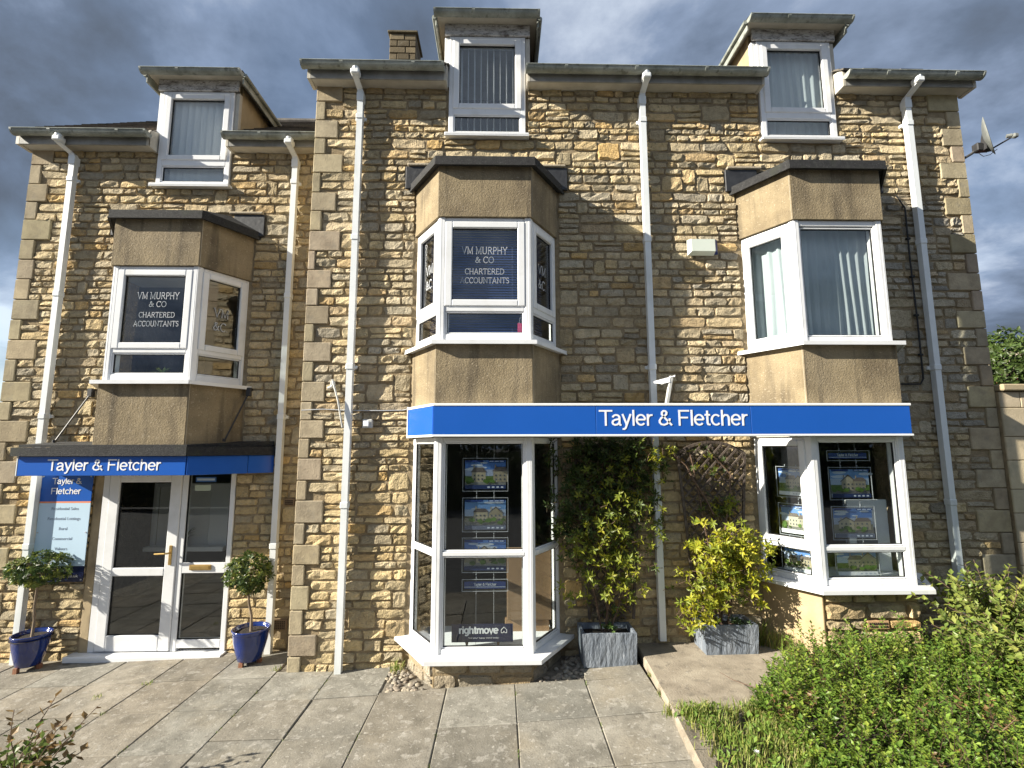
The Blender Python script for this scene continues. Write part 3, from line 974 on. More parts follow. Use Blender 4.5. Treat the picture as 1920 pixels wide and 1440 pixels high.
# ------------------------------------------------------------------ eaves, gutters, pipes
def gutter(x0, x1, y, ztop, parent, r=.056, stops=True, name='gutter'):
    b = MB()
    n = 10
    prof = [(y + r * math.cos(math.pi + math.pi * k / n), ztop + r * 1.05 * math.sin(math.pi + math.pi * k / n)) for k in range(n + 1)]
    pin = [(y + (r - .006) * math.cos(math.pi + math.pi * k / n), ztop + (r - .006) * 1.05 * math.sin(math.pi + math.pi * k / n)) for k in range(n + 1)]
    loop = prof + pin[::-1]
    vs = [(x0, p[0], p[1]) for p in loop] + [(x1, p[0], p[1]) for p in loop]
    m_ = len(loop)
    fs = [(i, m_ + i, m_ + (i + 1) % m_, (i + 1) % m_) for i in range(m_)]
    fs += [tuple(range(m_)), tuple(range(m_, 2 * m_))[::-1]]
    b.add(vs, fs)
    # rolled front lip
    b.tube([(x0, y - r, ztop), (x1, y - r, ztop)], .008, 6)
    g = b.build(name, 'gutter_plastic', parent, normals=True)
    xs = [x0 + .004, x1 - .004] if stops else []
    q = x0 + .45
    while q < x1 - .3:
        xs.append(q); q += .8
    for x in xs:
        c = MB()
        w = .018 if x not in (x0 + .004, x1 - .004) else .012
        R_ = r + .007
        pr = [(y + R_ * math.cos(math.pi + math.pi * k / n), ztop + .004 + R_ * 1.05 * math.sin(math.pi + math.pi * k / n)) for k in range(n + 1)]
        vs = [(x - w, p[0], p[1]) for p in pr] + [(x + w, p[0], p[1]) for p in pr]
        fs = [(i, i + n + 1, i + n + 2, i + 1) for i in range(n)] + [tuple(range(n + 1)), tuple(range(n + 1, 2 * n + 2))[::-1]]
        fs += [(0, n, 2 * n + 1, n + 1)]
        c.add(vs, fs)
        c.build('gutter_clip', 'gutter_plastic', g, normals=True)
    return g

def eaves(x0, x1, yw, zs, parent, cap_l=False, cap_r=False):
    """boxed soffit and fascia"""
    b = MB()
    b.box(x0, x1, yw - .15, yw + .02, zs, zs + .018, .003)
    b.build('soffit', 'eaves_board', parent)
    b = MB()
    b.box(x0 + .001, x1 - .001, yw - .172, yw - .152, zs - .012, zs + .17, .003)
    b.build('fascia_board', 'fascia_dirt_shade', parent)

def eaves_stop(x, s, yw, zs, parent):
    """boxed end of the eaves where it meets a dormer"""
    b = MB()
    b.extrude([(yw - .174, zs - .014), (yw + .02, zs - .014), (yw + .02, zs + .26), (yw - .15, zs + .20), (yw - .174, zs + .16)], lambda a, c, t: (t, a, c), x + s * .001, x + s * .03)
    b.build('eaves_stop', 'eaves_board', parent)

def downpipe(x, yw, ztop, zbot, parent, yg, kick=0.0):
    h = .0325
    yp = yw - .068
    b = MB()
    zc = ztop - .30
    b.sqtube([(x, yp, zbot), (x, yp, zc)], h, h)
    p = b.build('downpipe', 'upvc_grey', parent, normals=True)
    o = MB()
    o.sqtube([(x, yp, zc - .03), (x, yp, zc + .07)], h + .007, h + .007)
    o.sqtube([(x, yp, zc + .06), (x + kick * .2, yp - .01, zc + .10), (x + kick, yg + .02, ztop - .14), (x + kick, yg, ztop - .10)], h, h)
    o.build('swan_neck', 'upvc_grey', p, normals=True)
    o = MB()
    o.box(x + kick - .048, x + kick + .048, yg - .05, yg + .05, ztop - .13, ztop - .065, .012)
    o.tube([(x + kick, yg, ztop - .075), (x + kick, yg, ztop - .04)], .045, 10)
    o.build('outlet', 'upvc_grey', p)
    z = zc - .22
    k = 0
    while z > zbot + .3:
        c = MB()
        c.box(x - h - .008, x + h + .008, yp - h - .008, yp + h + .008, z - .032, z + .032, .006)
        if k % 2 == 0:
            c.box(x - h - .03, x + h + .03, yp + h - .004, yw + .0, z - .018, z + .018, .004)
        c.build('pipe_collar', 'upvc_grey', p)
        z -= 1.45; k += 1
    return p

def slate_rows(x0, x1, ya, za, yr, zr, parent, name='roof', seed=1, holes=()):
    """roof slope laid in overlapping rows of stone slates"""
    rr = random.Random(seed)
    b = MB()
    L = math.hypot(yr - ya, zr - za)
    ty, tz = (yr - ya) / L, (zr - za) / L
    ny, nz = -tz, ty
    row = .16; k = 0; s = -.03
    while s < L:
        x = x0 + rr.uniform(-.1, 0)
        while x < x1:
            w = rr.uniform(.16, .32)
            xa, xb = max(x, x0), min(x + w - .008, x1)
            x += w
            if xb - xa < .03: continue
            s1 = min(s + row * 1.5, L + .03); j = rr.uniform(-.012, .012); t = rr.uniform(.014, .022)
            ym, zm = ya + ty * s, za + tz * s
            if any(h[0] - .03 < (xa + xb) / 2 < h[1] + .03 and s * ty + ya < h[2] for h in holes): continue
            def P(x_, s_, o): return (x_, ya + ty * s_ + ny * o, za + tz * s_ + nz * o)
            v = [P(xa, s + j, .012), P(xb, s + j, .012), P(xb, s + j, .012 + t), P(xa, s + j, .012 + t), P(xa, s1, .002), P(xb, s1, .002), P(xb, s1, .008), P(xa, s1, .008)]
            f = [(0, 1, 2, 3), (3, 2, 6, 7), (0, 3, 7, 4), (1, 5, 6, 2), (4, 7, 6, 5), (0, 4, 5, 1)]
            c = rr.uniform(.7, 1.25)
            b.add(v, f, (c, c * rr.uniform(.94, 1.0), c * rr.uniform(.86, 1.0)))
        s += row; k += 1
    o = b.build(name, 'slate_roof', parent)
    o['kind'] = 'stuff'
    return o

# ------------------------------------------------------------------ dormer
def dormer(house, xc, yw, dz, depth):
    d = part_empty('dormer_window', house)
    z0, z1 = 5.775 + dz, 7.035 + dz
    ax, nr, L, D1 = win_face(Vector((xc - .45, yw)), Vector((xc + .45, yw)), z0, z1, d,
                             [(5.815 + dz, 6.03 + dz, 'fixed'), (6.115 + dz, 6.985 + dz, 'open')], inset=-.03, head=.05, foot=.04)
    b = MB()
    b.box(xc - .485, xc + .485, yw - .095, yw + .02, z0 - .035, z0 - .002, .006)
    b.box(xc - .485, xc + .485, yw - .095, yw - .08, z0 - .048, z0 - .034, .003)
    b.build('sill', 'upvc', d)
    for s in (-1, 1):
        b = MB()
        b.box(xc + s * .452, xc + s * .505, yw - .012, yw + .05, 6.40 + dz, z1 + .004, .005)
        b.build('corner_board', 'eaves_board' if s > 0 else 'white_trim', d)
        b = MB()
        b.box(xc + s * .46, xc + s * .50, yw + .052, yw + depth, 6.2 + dz, z1 + .14)
        b.build('cheek', 'cheek', d)
        b = MB()                                   # verge board and its rounded trim
        b.box(xc + s * .585, xc + s * .605, yw - .13, yw + depth + .1, z1 + .045, z1 + .175, .004)
        b.tube([(xc + s * .62, yw - .14, z1 + .15), (xc + s * .62, yw + depth + .1, z1 + .15)], .026, 8)
        b.build('verge_board', 'gutter_plastic', d)
    b = MB()
    b.box(xc - .505, xc + .505, yw - .05, yw - .02, z1 + .006, z1 + .150, .004)
    b.build('head_board', 'peeling_paint', d)
    b = MB()
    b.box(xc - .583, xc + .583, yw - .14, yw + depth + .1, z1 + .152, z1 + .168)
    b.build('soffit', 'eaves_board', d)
    b = MB()
    b.box(xc - .60, xc + .60, yw - .165, yw + depth + .25, z1 + .178, z1 + .205, .006)
    b.build('dormer_roof', 'felt', d)
    gutter(xc - .605, xc + .605, yw - .205, z1 + .155, d, r=.05)
    b = MB()
    b.box(xc - .43, xc + .43, yw + .9, yw + .92, 5.6 + dz, 7.1 + dz)
    return d

def lettering(parent, xc, yface, z_lines, mat_='letter_silver'):
    X, Z, N_ = Vector((1, 0, 0)), Vector((0, 0, 1)), Vector((0, -1, 0))
    for body, z, w, h in z_lines:
        MB().stroked(body, SERIF, .085, Vector((xc, yface, z)), X, Z, N_, w, h, .0008).build('lettering', mat_, parent)

def cant_lettering(parent, P0, P1, z, d):
    ax, nr, L = face_frame(P0, P1)
    o = Vector((P0.x, P0.y, 0)) + ax * (L * .5) + nr * d
    MB().stroked("VM", SERIF, .10, o + Vector((0, 0, z)), ax, Vector((0, 0, 1)), nr, .17, .10, .0008).build('lettering', 'letter_silver', parent)
    MB().stroked("&C.", SERIF, .10, o + Vector((0, 0, z - .16)), ax, Vector((0, 0, 1)), nr, .16, .10, .0008).build('lettering', 'letter_silver', parent)

def bay_interior(house, xc, yw, zf, zc):
    """floor and ceiling of the bay behind the panels"""
    p = bay_pts(xc, yw, -.1)
    b = MB()
    poly = [Vector((p[0].x, yw + .24)), p[0], p[1], p[2], p[3], Vector((p[3].x, yw + .24))]
    b.prism(poly, zf - .03, zf - .005)
    b.build('window_board', 'board_white', house)
    b = MB()
    b.prism(poly, zc + .005, zc + .03)
    b.build('bay_ceiling', 'room_wall', house)

def quoins(parent, x, side, z0, z1, yw, seed, lens, hq=.215):
    """side +1: stones run to the right of x, -1: to the left. returns hole list for the rubble"""
    rr = random.Random(seed)
    holes = []
    z = z1; k = 0
    while z > z0 + .05:
        h = hq * rr.uniform(.9, 1.12)
        zl = max(z - h, z0)
        w = lens[k % 2] * rr.uniform(.85, 1.18)
        if lens[0] > .2 and rr.random() < .1: w *= .7
        xa, xb = (x, x + w) if side > 0 else (x - w, x)
        g = .004
        b = MB()
        t = rr.uniform(.86, 1.12)
        b.box(xa + (0 if side > 0 else g), xb - (g if side > 0 else 0), yw - .022 - rr.uniform(0, .006), yw + .16, zl + g, z - g, .007,
              (t, t * rr.uniform(.96, 1.02), t * rr.uniform(.9, 1.04)))
        b.build('quoin', 'quoin', parent)
        holes.append((xa - .2, xb, zl, z) if side > 0 else (xa, xb + .2, zl, z))
        z = zl; k += 1
    return holes

# ================================================================== taller block
XL, XR, ZE = -2.147, 5.469, 6.365
XM, XRB = -.1665, 3.516
main = thing('stone_house', 'taller honey stone building with two stacked bays and long blue shop fascia', 'building', (1.66, 0, 0))
def build_main():
    holes_w = [(XM - .72, XM + .72, .255, 2.29), (XM - .72, XM + .72, 3.24, 4.545), (XRB - .72, XRB + .72, .85, 2.29), (XRB - .72, XRB + .72, 3.24, 4.545),
               (XM - .455, XM + .455, 5.77, 6.6), (XRB - .455, XRB + .455, 5.77, 6.6)]
    b = MB()
    wall_sheet(b, XL + .01, XR - .01, -.3, 6.52, holes_w, 0, .24)
    b.box(XL + .01, XL + .2, .245, 6.8, -.3, 6.5)
    b.box(XR - .2, XR - .01, .245, 6.8, -.3, 6.5)
    b.box(XL + .21, XR - .21, 6.6, 6.8, -.3, 6.5)
    for x0, x1 in ((XL + .01, XL + .2), (XR - .2, XR - .01)):
        b.extrude([(.0, 6.505), (6.8, 6.505), (3.4, 9.12)], lambda a, c, t: (t, a, c), x0, x1)
    wall = b.build('wall', 'mortar', main)
    qh = quoins(wall, XL, 1, -.05, ZE + .02, 0, 3, (.29, .115))
    qh += quoins(wall, XR, -1, .15, ZE + .02, 0, 5, (.34, .14), .22)
    bays = [(XM - BW - BC - .005, XM + BW + BC + .005, -.2, 5.20), (XRB - BW - BC - .005, XRB + BW + BC + .005, -.2, 5.20),
            (XM - .93, XM + .93, 5.08, 5.40), (XRB - .93, XRB + .93, 5.08, 5.40),
            (XM - .47, XM + .47, 5.735, 6.6), (XRB - .47, XRB + .47, 5.735, 6.6)]
    grey = lambda x, z: .05 + .33 * max(0, min(1, (x - 1.5) / 3.5)) * (1.0 if z < 5.0 else .3) + (.12 if 2.3 < z < 5.0 else 0)
    warm = lambda x, z: .6 if z < 2.3 else (.35 if z > 5.2 else .1)
    st = rubble(XL + .06, XR - .06, lambda x: G(x) + .0, ZE + .01, qh + bays, lambda x, o, z: (x, -o, z), 11,
                forced=(5.20, 5.40, 5.735), greyf=grey, warmf=warm)
    # left return of the block, standing in front of the lower wing
    st2 = rubble(.14, .53, lambda x: -.05, ZE, [], lambda y, o, z: (XL + .01 - o, y, z), 12, greyf=lambda x, z: .1)
    n = len(st2)
    place_stones(st, wall)
    bb = MB()
    for a, v, f, c in st2: bb.add(v, f, c)
    bb.build('stone_field', 'stone', wall)['kind'] = 'stuff'

    # ---- rooms
    b = MB()
    for z in (.10, 2.42, 4.85):
        b.box(XL + .21, XR - .21, .25, 6.59, z - .1, z)
    b.build('floor', 'room_floor', main)
    b = MB()
    for za, zb in ((.105, 2.30), (2.43, 4.72), (4.86, 8.4)):
        b.box(XL + .205, XR - .205, 4.2, 4.25, za, zb)
        b.box(1.7, 1.76, .26 if za < 4 else 2.2, 4.19, za, min(zb, 7.6))
    b.build('room_partition', 'room_wall', main)

    # ---- full-height bay
    m_ = part_empty('bay_window', main)
    bp = bay_pts(XM, 0, 0)
    F = [(bp[0], bp[1]), (bp[1], bp[2]), (bp[2], bp[3])]
    for k, (a, c) in enumerate(F):
        win_face(a, c, .296, 2.285, m_, [(.340, 1.169, 'fixed'), (1.209, 2.242, 'fixed')], jl=.085 if k else .05, jr=.085 if k < 2 else .05, head=.045, foot=.045)
        win_face(a, c, 3.245, 4.54, m_, [(3.317, 3.549, 'fixed'), (3.614, 4.486, 'open')], jl=.08 if k else .05, jr=.08 if k < 2 else .05, head=.054, foot=.07)
    corner_posts(XM, 0, .296, 2.285, m_); corner_posts(XM, 0, 3.245, 4.54, m_)
    bay_sill(XM, 0, .292, m_, o=.10, th=.03); bay_sill(XM, 0, 3.242, m_, o=.075)
    bay_panels(XM, 0, 2.615, 3.205, m_); bay_panels(XM, 0, 4.543, 5.09, m_)
    bay_roof(XM, 0, 5.09, m_, 5.40)
    bay_band(XM, 0, -.08, -.0, 2.29, 2.61).build('apron', 'eaves_board', m_)
    lettering(m_, XM - .005, -BP + .055, [("VM MURPHY", 4.16, .47, .078), ("& CO", 4.065, .19, .068), ("CHARTERED", 3.945, .40, .062), ("ACCOUNTANTS", 3.85, .50, .062)])
    cant_lettering(m_, bp[0], bp[1], 4.02, -.046); cant_lettering(m_, bp[2], bp[3], 4.02, -.046)
    bay_interior(main, XM, 0, .30, 2.27); bay_interior(main, XM, 0, 3.25, 4.53)
    # plinth under the bay
    p = bay_pts(XM, 0, -.03)
    b = MB(); b.prism([p[0], p[1], p[2], p[3]], -.1, .24)
    pl = b.build('bay_plinth', 'mortar', main)
    for k in range(3):
        a, c = bay_pts(XM, 0, -.03)[k], bay_pts(XM, 0, -.03)[k + 1]
        ax, nr, L = face_frame(a, c)
        A0 = Vector((a.x, a.y, 0))
        for ar, v, f, cc in rubble(.0, L, lambda q: -.02 + .03 * k, .238, [], lambda s, o, z: A0 + ax * s + nr * o + Vector((0, 0, z)), 40 + k, greyf=lambda x, z: .5, hgt=.12):
            MB().add(v, f, tuple(q * .8 for q in cc)).build('stone', 'stone', pl)

    # ---- garden-side bay
    r_ = part_empty('bay_window', main)
    bp = bay_pts(XRB, 0, 0)
    F = [(bp[0], bp[1]), (bp[1], bp[2]), (bp[2], bp[3])]
    for k, (a, c) in enumerate(F):
        win_face(a, c, .872, 2.285, r_, [(.928, 1.193, 'fixed'), (1.234, 2.246, 'fixed' if k == 1 else 'open')], jl=.085 if k else .05, jr=.085 if k < 2 else .05, head=.042, foot=.055, sash=.055)
        win_face(a, c, 3.245, 4.54, r_, [(3.30, 4.466, 'fixed' if k == 1 else 'open')], jl=.075 if k else .05, jr=.09 if k < 2 else .05, head=.06, foot=.05)
    corner_posts(XRB, 0, .872, 2.285, r_); corner_posts(XRB, 0, 3.245, 4.54, r_)
    bay_sill(XRB, 0, .868, r_, o=.10, th=.03); bay_sill(XRB, 0, 3.242, r_, o=.075)
    bay_panels(XRB, 0, 2.615, 3.205, r_); bay_panels(XRB, 0, 4.543, 5.09, r_)
    bay_roof(XRB, 0, 5.09, r_, 5.40)
    bay_band(XRB, 0, -.08, -.0, 2.29, 2.61).build('apron', 'eaves_board', r_)
    bay_interior(main, XRB, 0, .88, 2.27); bay_interior(main, XRB, 0, 3.25, 4.53)
    p = bay_pts(XRB, 0, -.045)
    b = MB(); b.prism([p[0], p[1], p[2], p[3]], -.1, .826)
    base = b.build('bay_plinth', 'mortar', main)
    for k in (1, 2):
        a, c = p[k], p[k + 1]
        ax, nr, L = face_frame(a, c); A0 = Vector((a.x, a.y, 0))
        hl = [(.385, .61, .475, .56)] if k == 1 else []
        for ar, v, f, cc in rubble(.0, L, lambda q: .12, .825, hl, lambda s, o, z: A0 + ax * s + nr * o + Vector((0, 0, z)), 50 + k, greyf=lambda x, z: .0,
                                   warmf=lambda x, z: .6, hgt=.15, forced=(.475, .56), wid=(1.4, 3.0), prot=(.02, .05)):
            MB().add(v, f, cc).build('stone', 'stone', base)
    a, c = p[0], p[1]
    ax, nr, L = face_frame(a, c)
    b = MB(); b.obox(Vector((a.x, a.y, .48)) + ax * (L / 2) + nr * .012, ax, nr, Vector((0, 0, 1)), L / 2 + .01, .018, .346, .006)
    b.build('cant_render', 'sand_render', base)
    # air brick in the bay base
    ax = Vector((1, 0, 0))
    b = MB(); x0 = p[1].x + .39; y = p[1].y
    b.box(x0, x0 + .21, y - .03, y + .05, .480, .556, .004)
    v = b.build('air_brick', 'vent_brick', main)
    b = MB()
    for j in range(2):
        for i in range(9):
            b.box(x0 + .018 + i * .0203, x0 + .018 + i * .0203 + .011, y - .0335, y - .025, .495 + j * .027, .512 + j * .027)
    b.build('vent_holes', 'hole', v)

    # ---- dormers and eaves
    for xc in (XM, XRB):
        dormer(main, xc, 0, 0, 1.15)
    for x0, x1 in ((XL - .02, XM - .462), (XM + .462, XRB - .462), (XRB + .462, XR + .05)):
        eaves(x0, x1, 0, ZE, main)
    b = MB()
    b.extrude([(-.172, ZE - .012), (.02, ZE - .012), (.02, ZE + .3), (-.172, ZE + .16)], lambda a, c, t: (t, a, c), XL - .06, XL - .021); b.build('eaves_end', 'eaves_board', main)
    b = MB()
    b.extrude([(-.172, ZE - .012), (.02, ZE - .012), (.02, ZE + .3), (-.172, ZE + .16)], lambda a, c, t: (t, a, c), XR + .051, XR + .09); b.build('eaves_end', 'eaves_board', main)
    for xe, s in ((XM - .462, -1), (XM + .462, 1), (XRB - .462, -1), (XRB + .462, 1)):
        eaves_stop(xe, s, 0, ZE, main)
    for x0, x1, z in ((-2.24, -.655, 6.485), (.285, 3.05, 6.472), (3.985, 5.56, 6.462)):
        gutter(x0, x1, -.235, z, main)
    for x, k in ((-1.62, -.02), (1.64, .01), (4.785, .02)):
        downpipe(x, 0, 6.47, G(x) + (.0 if x < 1 else .1), main, -.235, k)
    # ---- roof
    b = MB()
    dk = [(-.16, 6.49), (3.4, 9.22), (6.95, 6.49)]
    hol = ((XM - .5, XM + .5, 1.0), (XRB - .5, XRB + .5, 1.0))
    for x0, x1 in ((XL - .05, XM - .5), (XM + .5, XRB - .5), (XRB + .5, XR + .08)):
        b.extrude([(-.16, 6.49), (3.4, 9.22), (3.4, 9.27), (-.16, 6.54)], lambda a, c, t: (t, a, c), x0, x1)
    for xc in (XM, XRB):
        b.extrude([(1.0, 7.38), (3.4, 9.22), (3.4, 9.27), (1.0, 7.43)], lambda a, c, t: (t, a, c), xc - .499, xc + .499)
    b.extrude([(6.95, 6.49), (3.405, 9.21), (3.405, 9.26), (6.95, 6.54)], lambda a, c, t: (t, a, c), XL - .05, XR + .08)
    rf = b.build('roof', 'slate_roof', main)
    slate_rows(XL - .06, XR + .09, -.19, 6.52, 3.4, 9.27, rf, 'slate_field', 4, hol)
    # chimney on the gable
    ch = MB()
    x0, x1, y0, y1, zt = -2.10, -1.60, 3.05, 3.6, 9.90
    ch.box(x0 + .02, x1 - .02, y0 + .02, y1 - .02, 8.2, zt - .01)
    chim = ch.build('chimney', 'mortar', main)
    rr = random.Random(8)
    z = 8.55; k = 0
    while z < zt - .05:
        h = .135
        xa = x0
        cuts = [x0, x0 + .26 + rr.uniform(-.05, .05), x1] if k % 2 else [x0, x0 + .15, x0 + .38, x1]
        for a, c in zip(cuts, cuts[1:]):
            q = MB(); t = rr.uniform(.28, .55)
            q.box(a + .006, c - .006, y0 - rr.uniform(0, .01), y1, z + .006, z + h - .006, .008, (t, t * .95, t * .85))
            q.build('chimney_block', 'quoin', chim)
        z += h; k += 1
    q = MB(); q.box(x0 - .03, x1 + .03, y0 - .04, y1 + .03, zt, zt + .045, .008, (.35, .35, .31)); q.build('chimney_cap', 'quoin', chim)
    # clipped cable on the wall beside the right-hand pipe
    b = MB()
    b.tube([(4.58, -.035, 5.08), (4.66, -.045, 4.92), (4.655, -.042, 4.3), (4.665, -.042, 3.6), (4.66, -.042, 2.93), (4.62, -.042, 2.87), (4.33, -.042, 2.87)], .009, 6)
    cb = b.build('cable', 'cable', main)
    for z in (4.55, 4.1, 3.65, 3.2):
        MB().box(4.64, 4.684, -.055, -.02, z - .012, z + .012, .004).build('cable_clip', 'cable', cb)
    b = MB()
    pts = [(XL + .02, -.045, 2.585)] + [(x, -.045 - .006 * math.sin(x * 9), 2.60 - .02 * math.sin((x + 2) * 2.4)) for x in (-1.9, -1.7, -1.55, -1.4, -1.2, -1.05)] + [(-.98, -.06, 2.60)]
    b.tube(pts, .005, 5); b.build('cable', 'letter_silver', main)
build_main()

# ================================================================== lower wing
YW = .528
WXL, WXR, WZE, WXB = -5.832, XL, 5.866, -3.8394
wing = thing('stone_wing', 'lower honey stone wing set back, with glazed door and single bay', 'building', (-4.0, YW, -.05))
def build_wing():
    D0, D1 = -4.555, -3.06
    holes_w = [(D0, D1, -.06, 2.0), (WXB - .72, WXB + .72, 2.92, 4.20), (WXB - .455, WXB + .455, 5.42, 6.1)]
    b = MB()
    wall_sheet(b, WXL + .01, WXR + .005, -.4, 6.02, holes_w, YW, YW + .24)
    b.box(WXL + .01, WXL + .2, YW + .245, 6.5, -.4, 6.0)
    b.box(WXL + .21, WXR - .01, 6.3, 6.5, -.4, 6.0)
    b.extrude([(YW, 6.0), (6.5, 6.0), (3.0, 7.98)], lambda a, c, t: (t, a, c), WXL + .01, WXL + .2)
    wall = b.build('wall', 'mortar', wing)
    qh = quoins(wall, WXL, 1, -.2, WZE + .02, YW, 31, (.30, .15), .235)
    bays = [(WXB - BW - BC - .005, WXB + BW + BC + .005, 2.10, 4.87), (WXB - .93, WXB + .93, 4.76, 5.06), (WXB - .47, WXB + .47, 5.385, 6.2),
            (D0 - .10, D1 + .005, -.3, 2.2), (-2.50, -2.37, 1.53, 1.61), (-2.54, -2.385, .175, .29)]
    st = rubble(WXL + .06, WXR - .0, lambda x: G(x), WZE + .01, qh + bays, lambda x, o, z: (x, YW - o, z), 23,
                forced=(2.10, 4.76, 5.06, 5.385, 1.53, 1.61), greyf=lambda x, z: .08 if z > 2.2 else -.05, warmf=lambda x, z: .55 if z < 2.2 else .2)
    place_stones(st, wall)
    # smooth jamb strip beside the door
    b = MB(); b.box(D0 - .10, D0 - .002, YW - .012, YW + .1, -.12, 2.1, .006); b.build('door_jamb', 'cheek', wall)
    for x0, x1, z0, z1 in ((-2.49, -2.375, 1.532, 1.608), (-2.532, -2.39, .178, .288)):
        b = MB(); b.box(x0, x1, YW - .022, YW + .05, z0, z1, .004); v = b.build('air_brick', 'vent_dark', wing)
        b = MB()
        nn = 3 if z1 - z0 < .09 else 5
        for j in range(nn):
            for i in range(6):
                xx = x0 + .012 + i * (x1 - x0 - .024) / 6; zz = z0 + .01 + j * (z1 - z0 - .02) / nn
                b.box(xx, xx + .010, YW - .0255, YW - .018, zz, zz + .011)
        b.build('vent_holes', 'hole', v)
    # rooms
    b = MB()
    for z in (-.03, 2.08, 4.55):
        b.box(WXL + .21, WXR - .02, YW + .25, 6.29, z - .09, z)
    b.build('floor', 'room_floor', wing)
    b = MB()
    for za, zb in ((-.02, 1.98), (2.10, 4.45), (4.56, 5.9)):
        b.box(WXL + .205, WXR - .02, 4.0, 4.05, za, zb)
        b.box(WXR - .06, WXR - .03, YW + .26, 3.99, za, zb)
    b.build('room_partition', 'room_wall', wing)
    # bay
    w_ = part_empty('bay_window', wing)
    bp = bay_pts(WXB, YW, 0)
    for k, (a, c) in enumerate([(bp[0], bp[1]), (bp[1], bp[2]), (bp[2], bp[3])]):
        win_face(a, c, 2.918, 4.198, w_, [(2.984, 3.22, 'fixed'), (3.277, 4.146, 'open')], jl=.08 if k else .05, jr=.08 if k < 2 else .05, head=.052, foot=.065)
    corner_posts(WXB, YW, 2.918, 4.198, w_)
    bay_sill(WXB, YW, 2.914, w_, o=.075)
    bay_panels(WXB, YW, 2.10, 2.878, w_); bay_panels(WXB, YW, 4.202, 4.74, w_)
    bay_roof(WXB, YW, 4.742, w_, 5.06)
    lettering(w_, WXB + .03, YW - BP + .055, [("VM MURPHY", 3.83, .46, .078), ("& CO", 3.74, .19, .066), ("CHARTERED", 3.62, .39, .062), ("ACCOUNTANTS", 3.52, .49, .062)])
    cant_lettering(w_, bp[2], bp[3], 3.68, -.046)
    bay_interior(wing, WXB, YW, 2.92, 4.19)
    dormer(wing, WXB, YW, -.355, 1.2)
    for x0, x1 in ((WXL - .02, WXB - .462), (WXB + .462, XL - .03)):
        eaves(x0, x1, YW, WZE, wing)
    b = MB(); b.extrude([(YW - .172, WZE - .012), (YW + .02, WZE - .012), (YW + .02, WZE + .3), (YW - .172, WZE + .16)], lambda a, c, t: (t, a, c), WXL - .06, WXL - .021)
    b.build('eaves_end', 'eaves_board', wing)
    for xe, s in ((WXB - .462, -1), (WXB + .462, 1)): eaves_stop(xe, s, YW, WZE, wing)
    gutter(-5.86, -4.28, YW - .235, 5.985, wing); gutter(-3.37, -2.19, YW - .235, 5.97, wing)
    downpipe(-5.265, YW, 5.975, -.13, wing, YW - .235, -.06)
    downpipe(-2.555, YW, 5.965, -.05, wing, YW - .235, -.02)
    b = MB()
    for x0, x1 in ((WXL - .05, WXB - .5), (WXB + .5, XL - .025)):
        b.extrude([(YW - .16, 5.99), (3.0, 7.97), (3.0, 8.02), (YW - .16, 6.04)], lambda a, c, t: (t, a, c), x0, x1)
    b.extrude([(1.55, 6.83), (3.0, 7.97), (3.0, 8.02), (1.55, 6.88)], lambda a, c, t: (t, a, c), WXB - .499, WXB + .499)
    b.extrude([(6.6, 5.9), (3.005, 7.96), (3.005, 8.01), (6.6, 5.95)], lambda a, c, t: (t, a, c), WXL - .05, XL - .025)
    rf = b.build('roof', 'slate_roof', wing)
    slate_rows(WXL - .06, XL - .03, YW - .19, 6.02, 3.0, 8.02, rf, 'slate_field', 6, ((WXB - .5, WXB + .5, 1.5),))
    b = MB(); b.tube([(WXL - .06, 3.0, 8.03), (XL - .03, 3.0, 8.03)], .075, 10); b.build('ridge_tile', 'slate_roof', wing)
    # ---- door set
    d = part_empty('entrance_door', wing)
    y0, y1 = YW - .015, YW + .055
    b = MB()
    b.box(D0, D0 + .075, y0, y1, -.04, 2.0, .005); b.box(D1 - .055, D1, y0, y1, -.04, 2.0, .005)
    b.box(-3.66, -3.595, y0, y1, -.04, 2.0, .005)
    b.box(D0 + .075, -3.66, y0, y1, 1.93, 2.0, .005); b.box(-3.595, D1 - .055, y0, y1, 1.93, 2.0, .005)
    b.box(-3.595, D1 - .055, y0, y1, -.005, .085, .005); b.box(-3.595, D1 - .055, y0, y1, .79, .905, .005)
    b.build('door_frame', 'upvc', d)
    b = MB()
    b.box(D0 - .16, D1 + .02, YW - .13, YW + .06, -.075, -.042, .006); b.box(D0 - .16, D1 + .02, YW - .135, YW - .125, -.10, -.05, .003)
    b.build('threshold', 'upvc', d)
    x0, x1 = D0 + .08, -3.663
    b = MB(); yl0, yl1 = y0 - .012, y0 + .04
    b.box(x0, x0 + .115, yl0, yl1, -.03, 1.925, .008); b.box(x1 - .125, x1, yl0, yl1, -.03, 1.925, .008)
    b.box(x0 + .115, x1 - .125, yl0, yl1, 1.80, 1.925, .008); b.box(x0 + .115, x1 - .125, yl0, yl1, .765, .855, .008); b.box(x0 + .115, x1 - .125, yl0, yl1, -.03, .135, .008)
    b.build('door_leaf', 'upvc', d)
    gl = [(x0 + .115, x1 - .125, .135, .765), (x0 + .115, x1 - .125, .855, 1.80), (-3.595, D1 - .055, .085, .79), (-3.595, D1 - .055, .905, 1.93)]
    for (a, c, p, q) in gl:
        g = MB(); t = .007
        g.box(a, a + t, y0 + .006, y0 + .03, p, q); g.box(c - t, c, y0 + .006, y0 + .03, p, q); g.box(a + t, c - t, y0 + .006, y0 + .03, p, p + t); g.box(a + t, c - t, y0 + .006, y0 + .03, q - t, q)
        g.build('gasket', 'gasket', d)
        MB().box(a + .001, c - .001, y0 + .016, y0 + .022, p + .001, q - .001).build('pane', 'glass', d)
    b = MB()
    hx = x1 - .062
    b.box(hx - .018, hx + .018, yl0 - .012, yl0, .885, 1.10, .006)
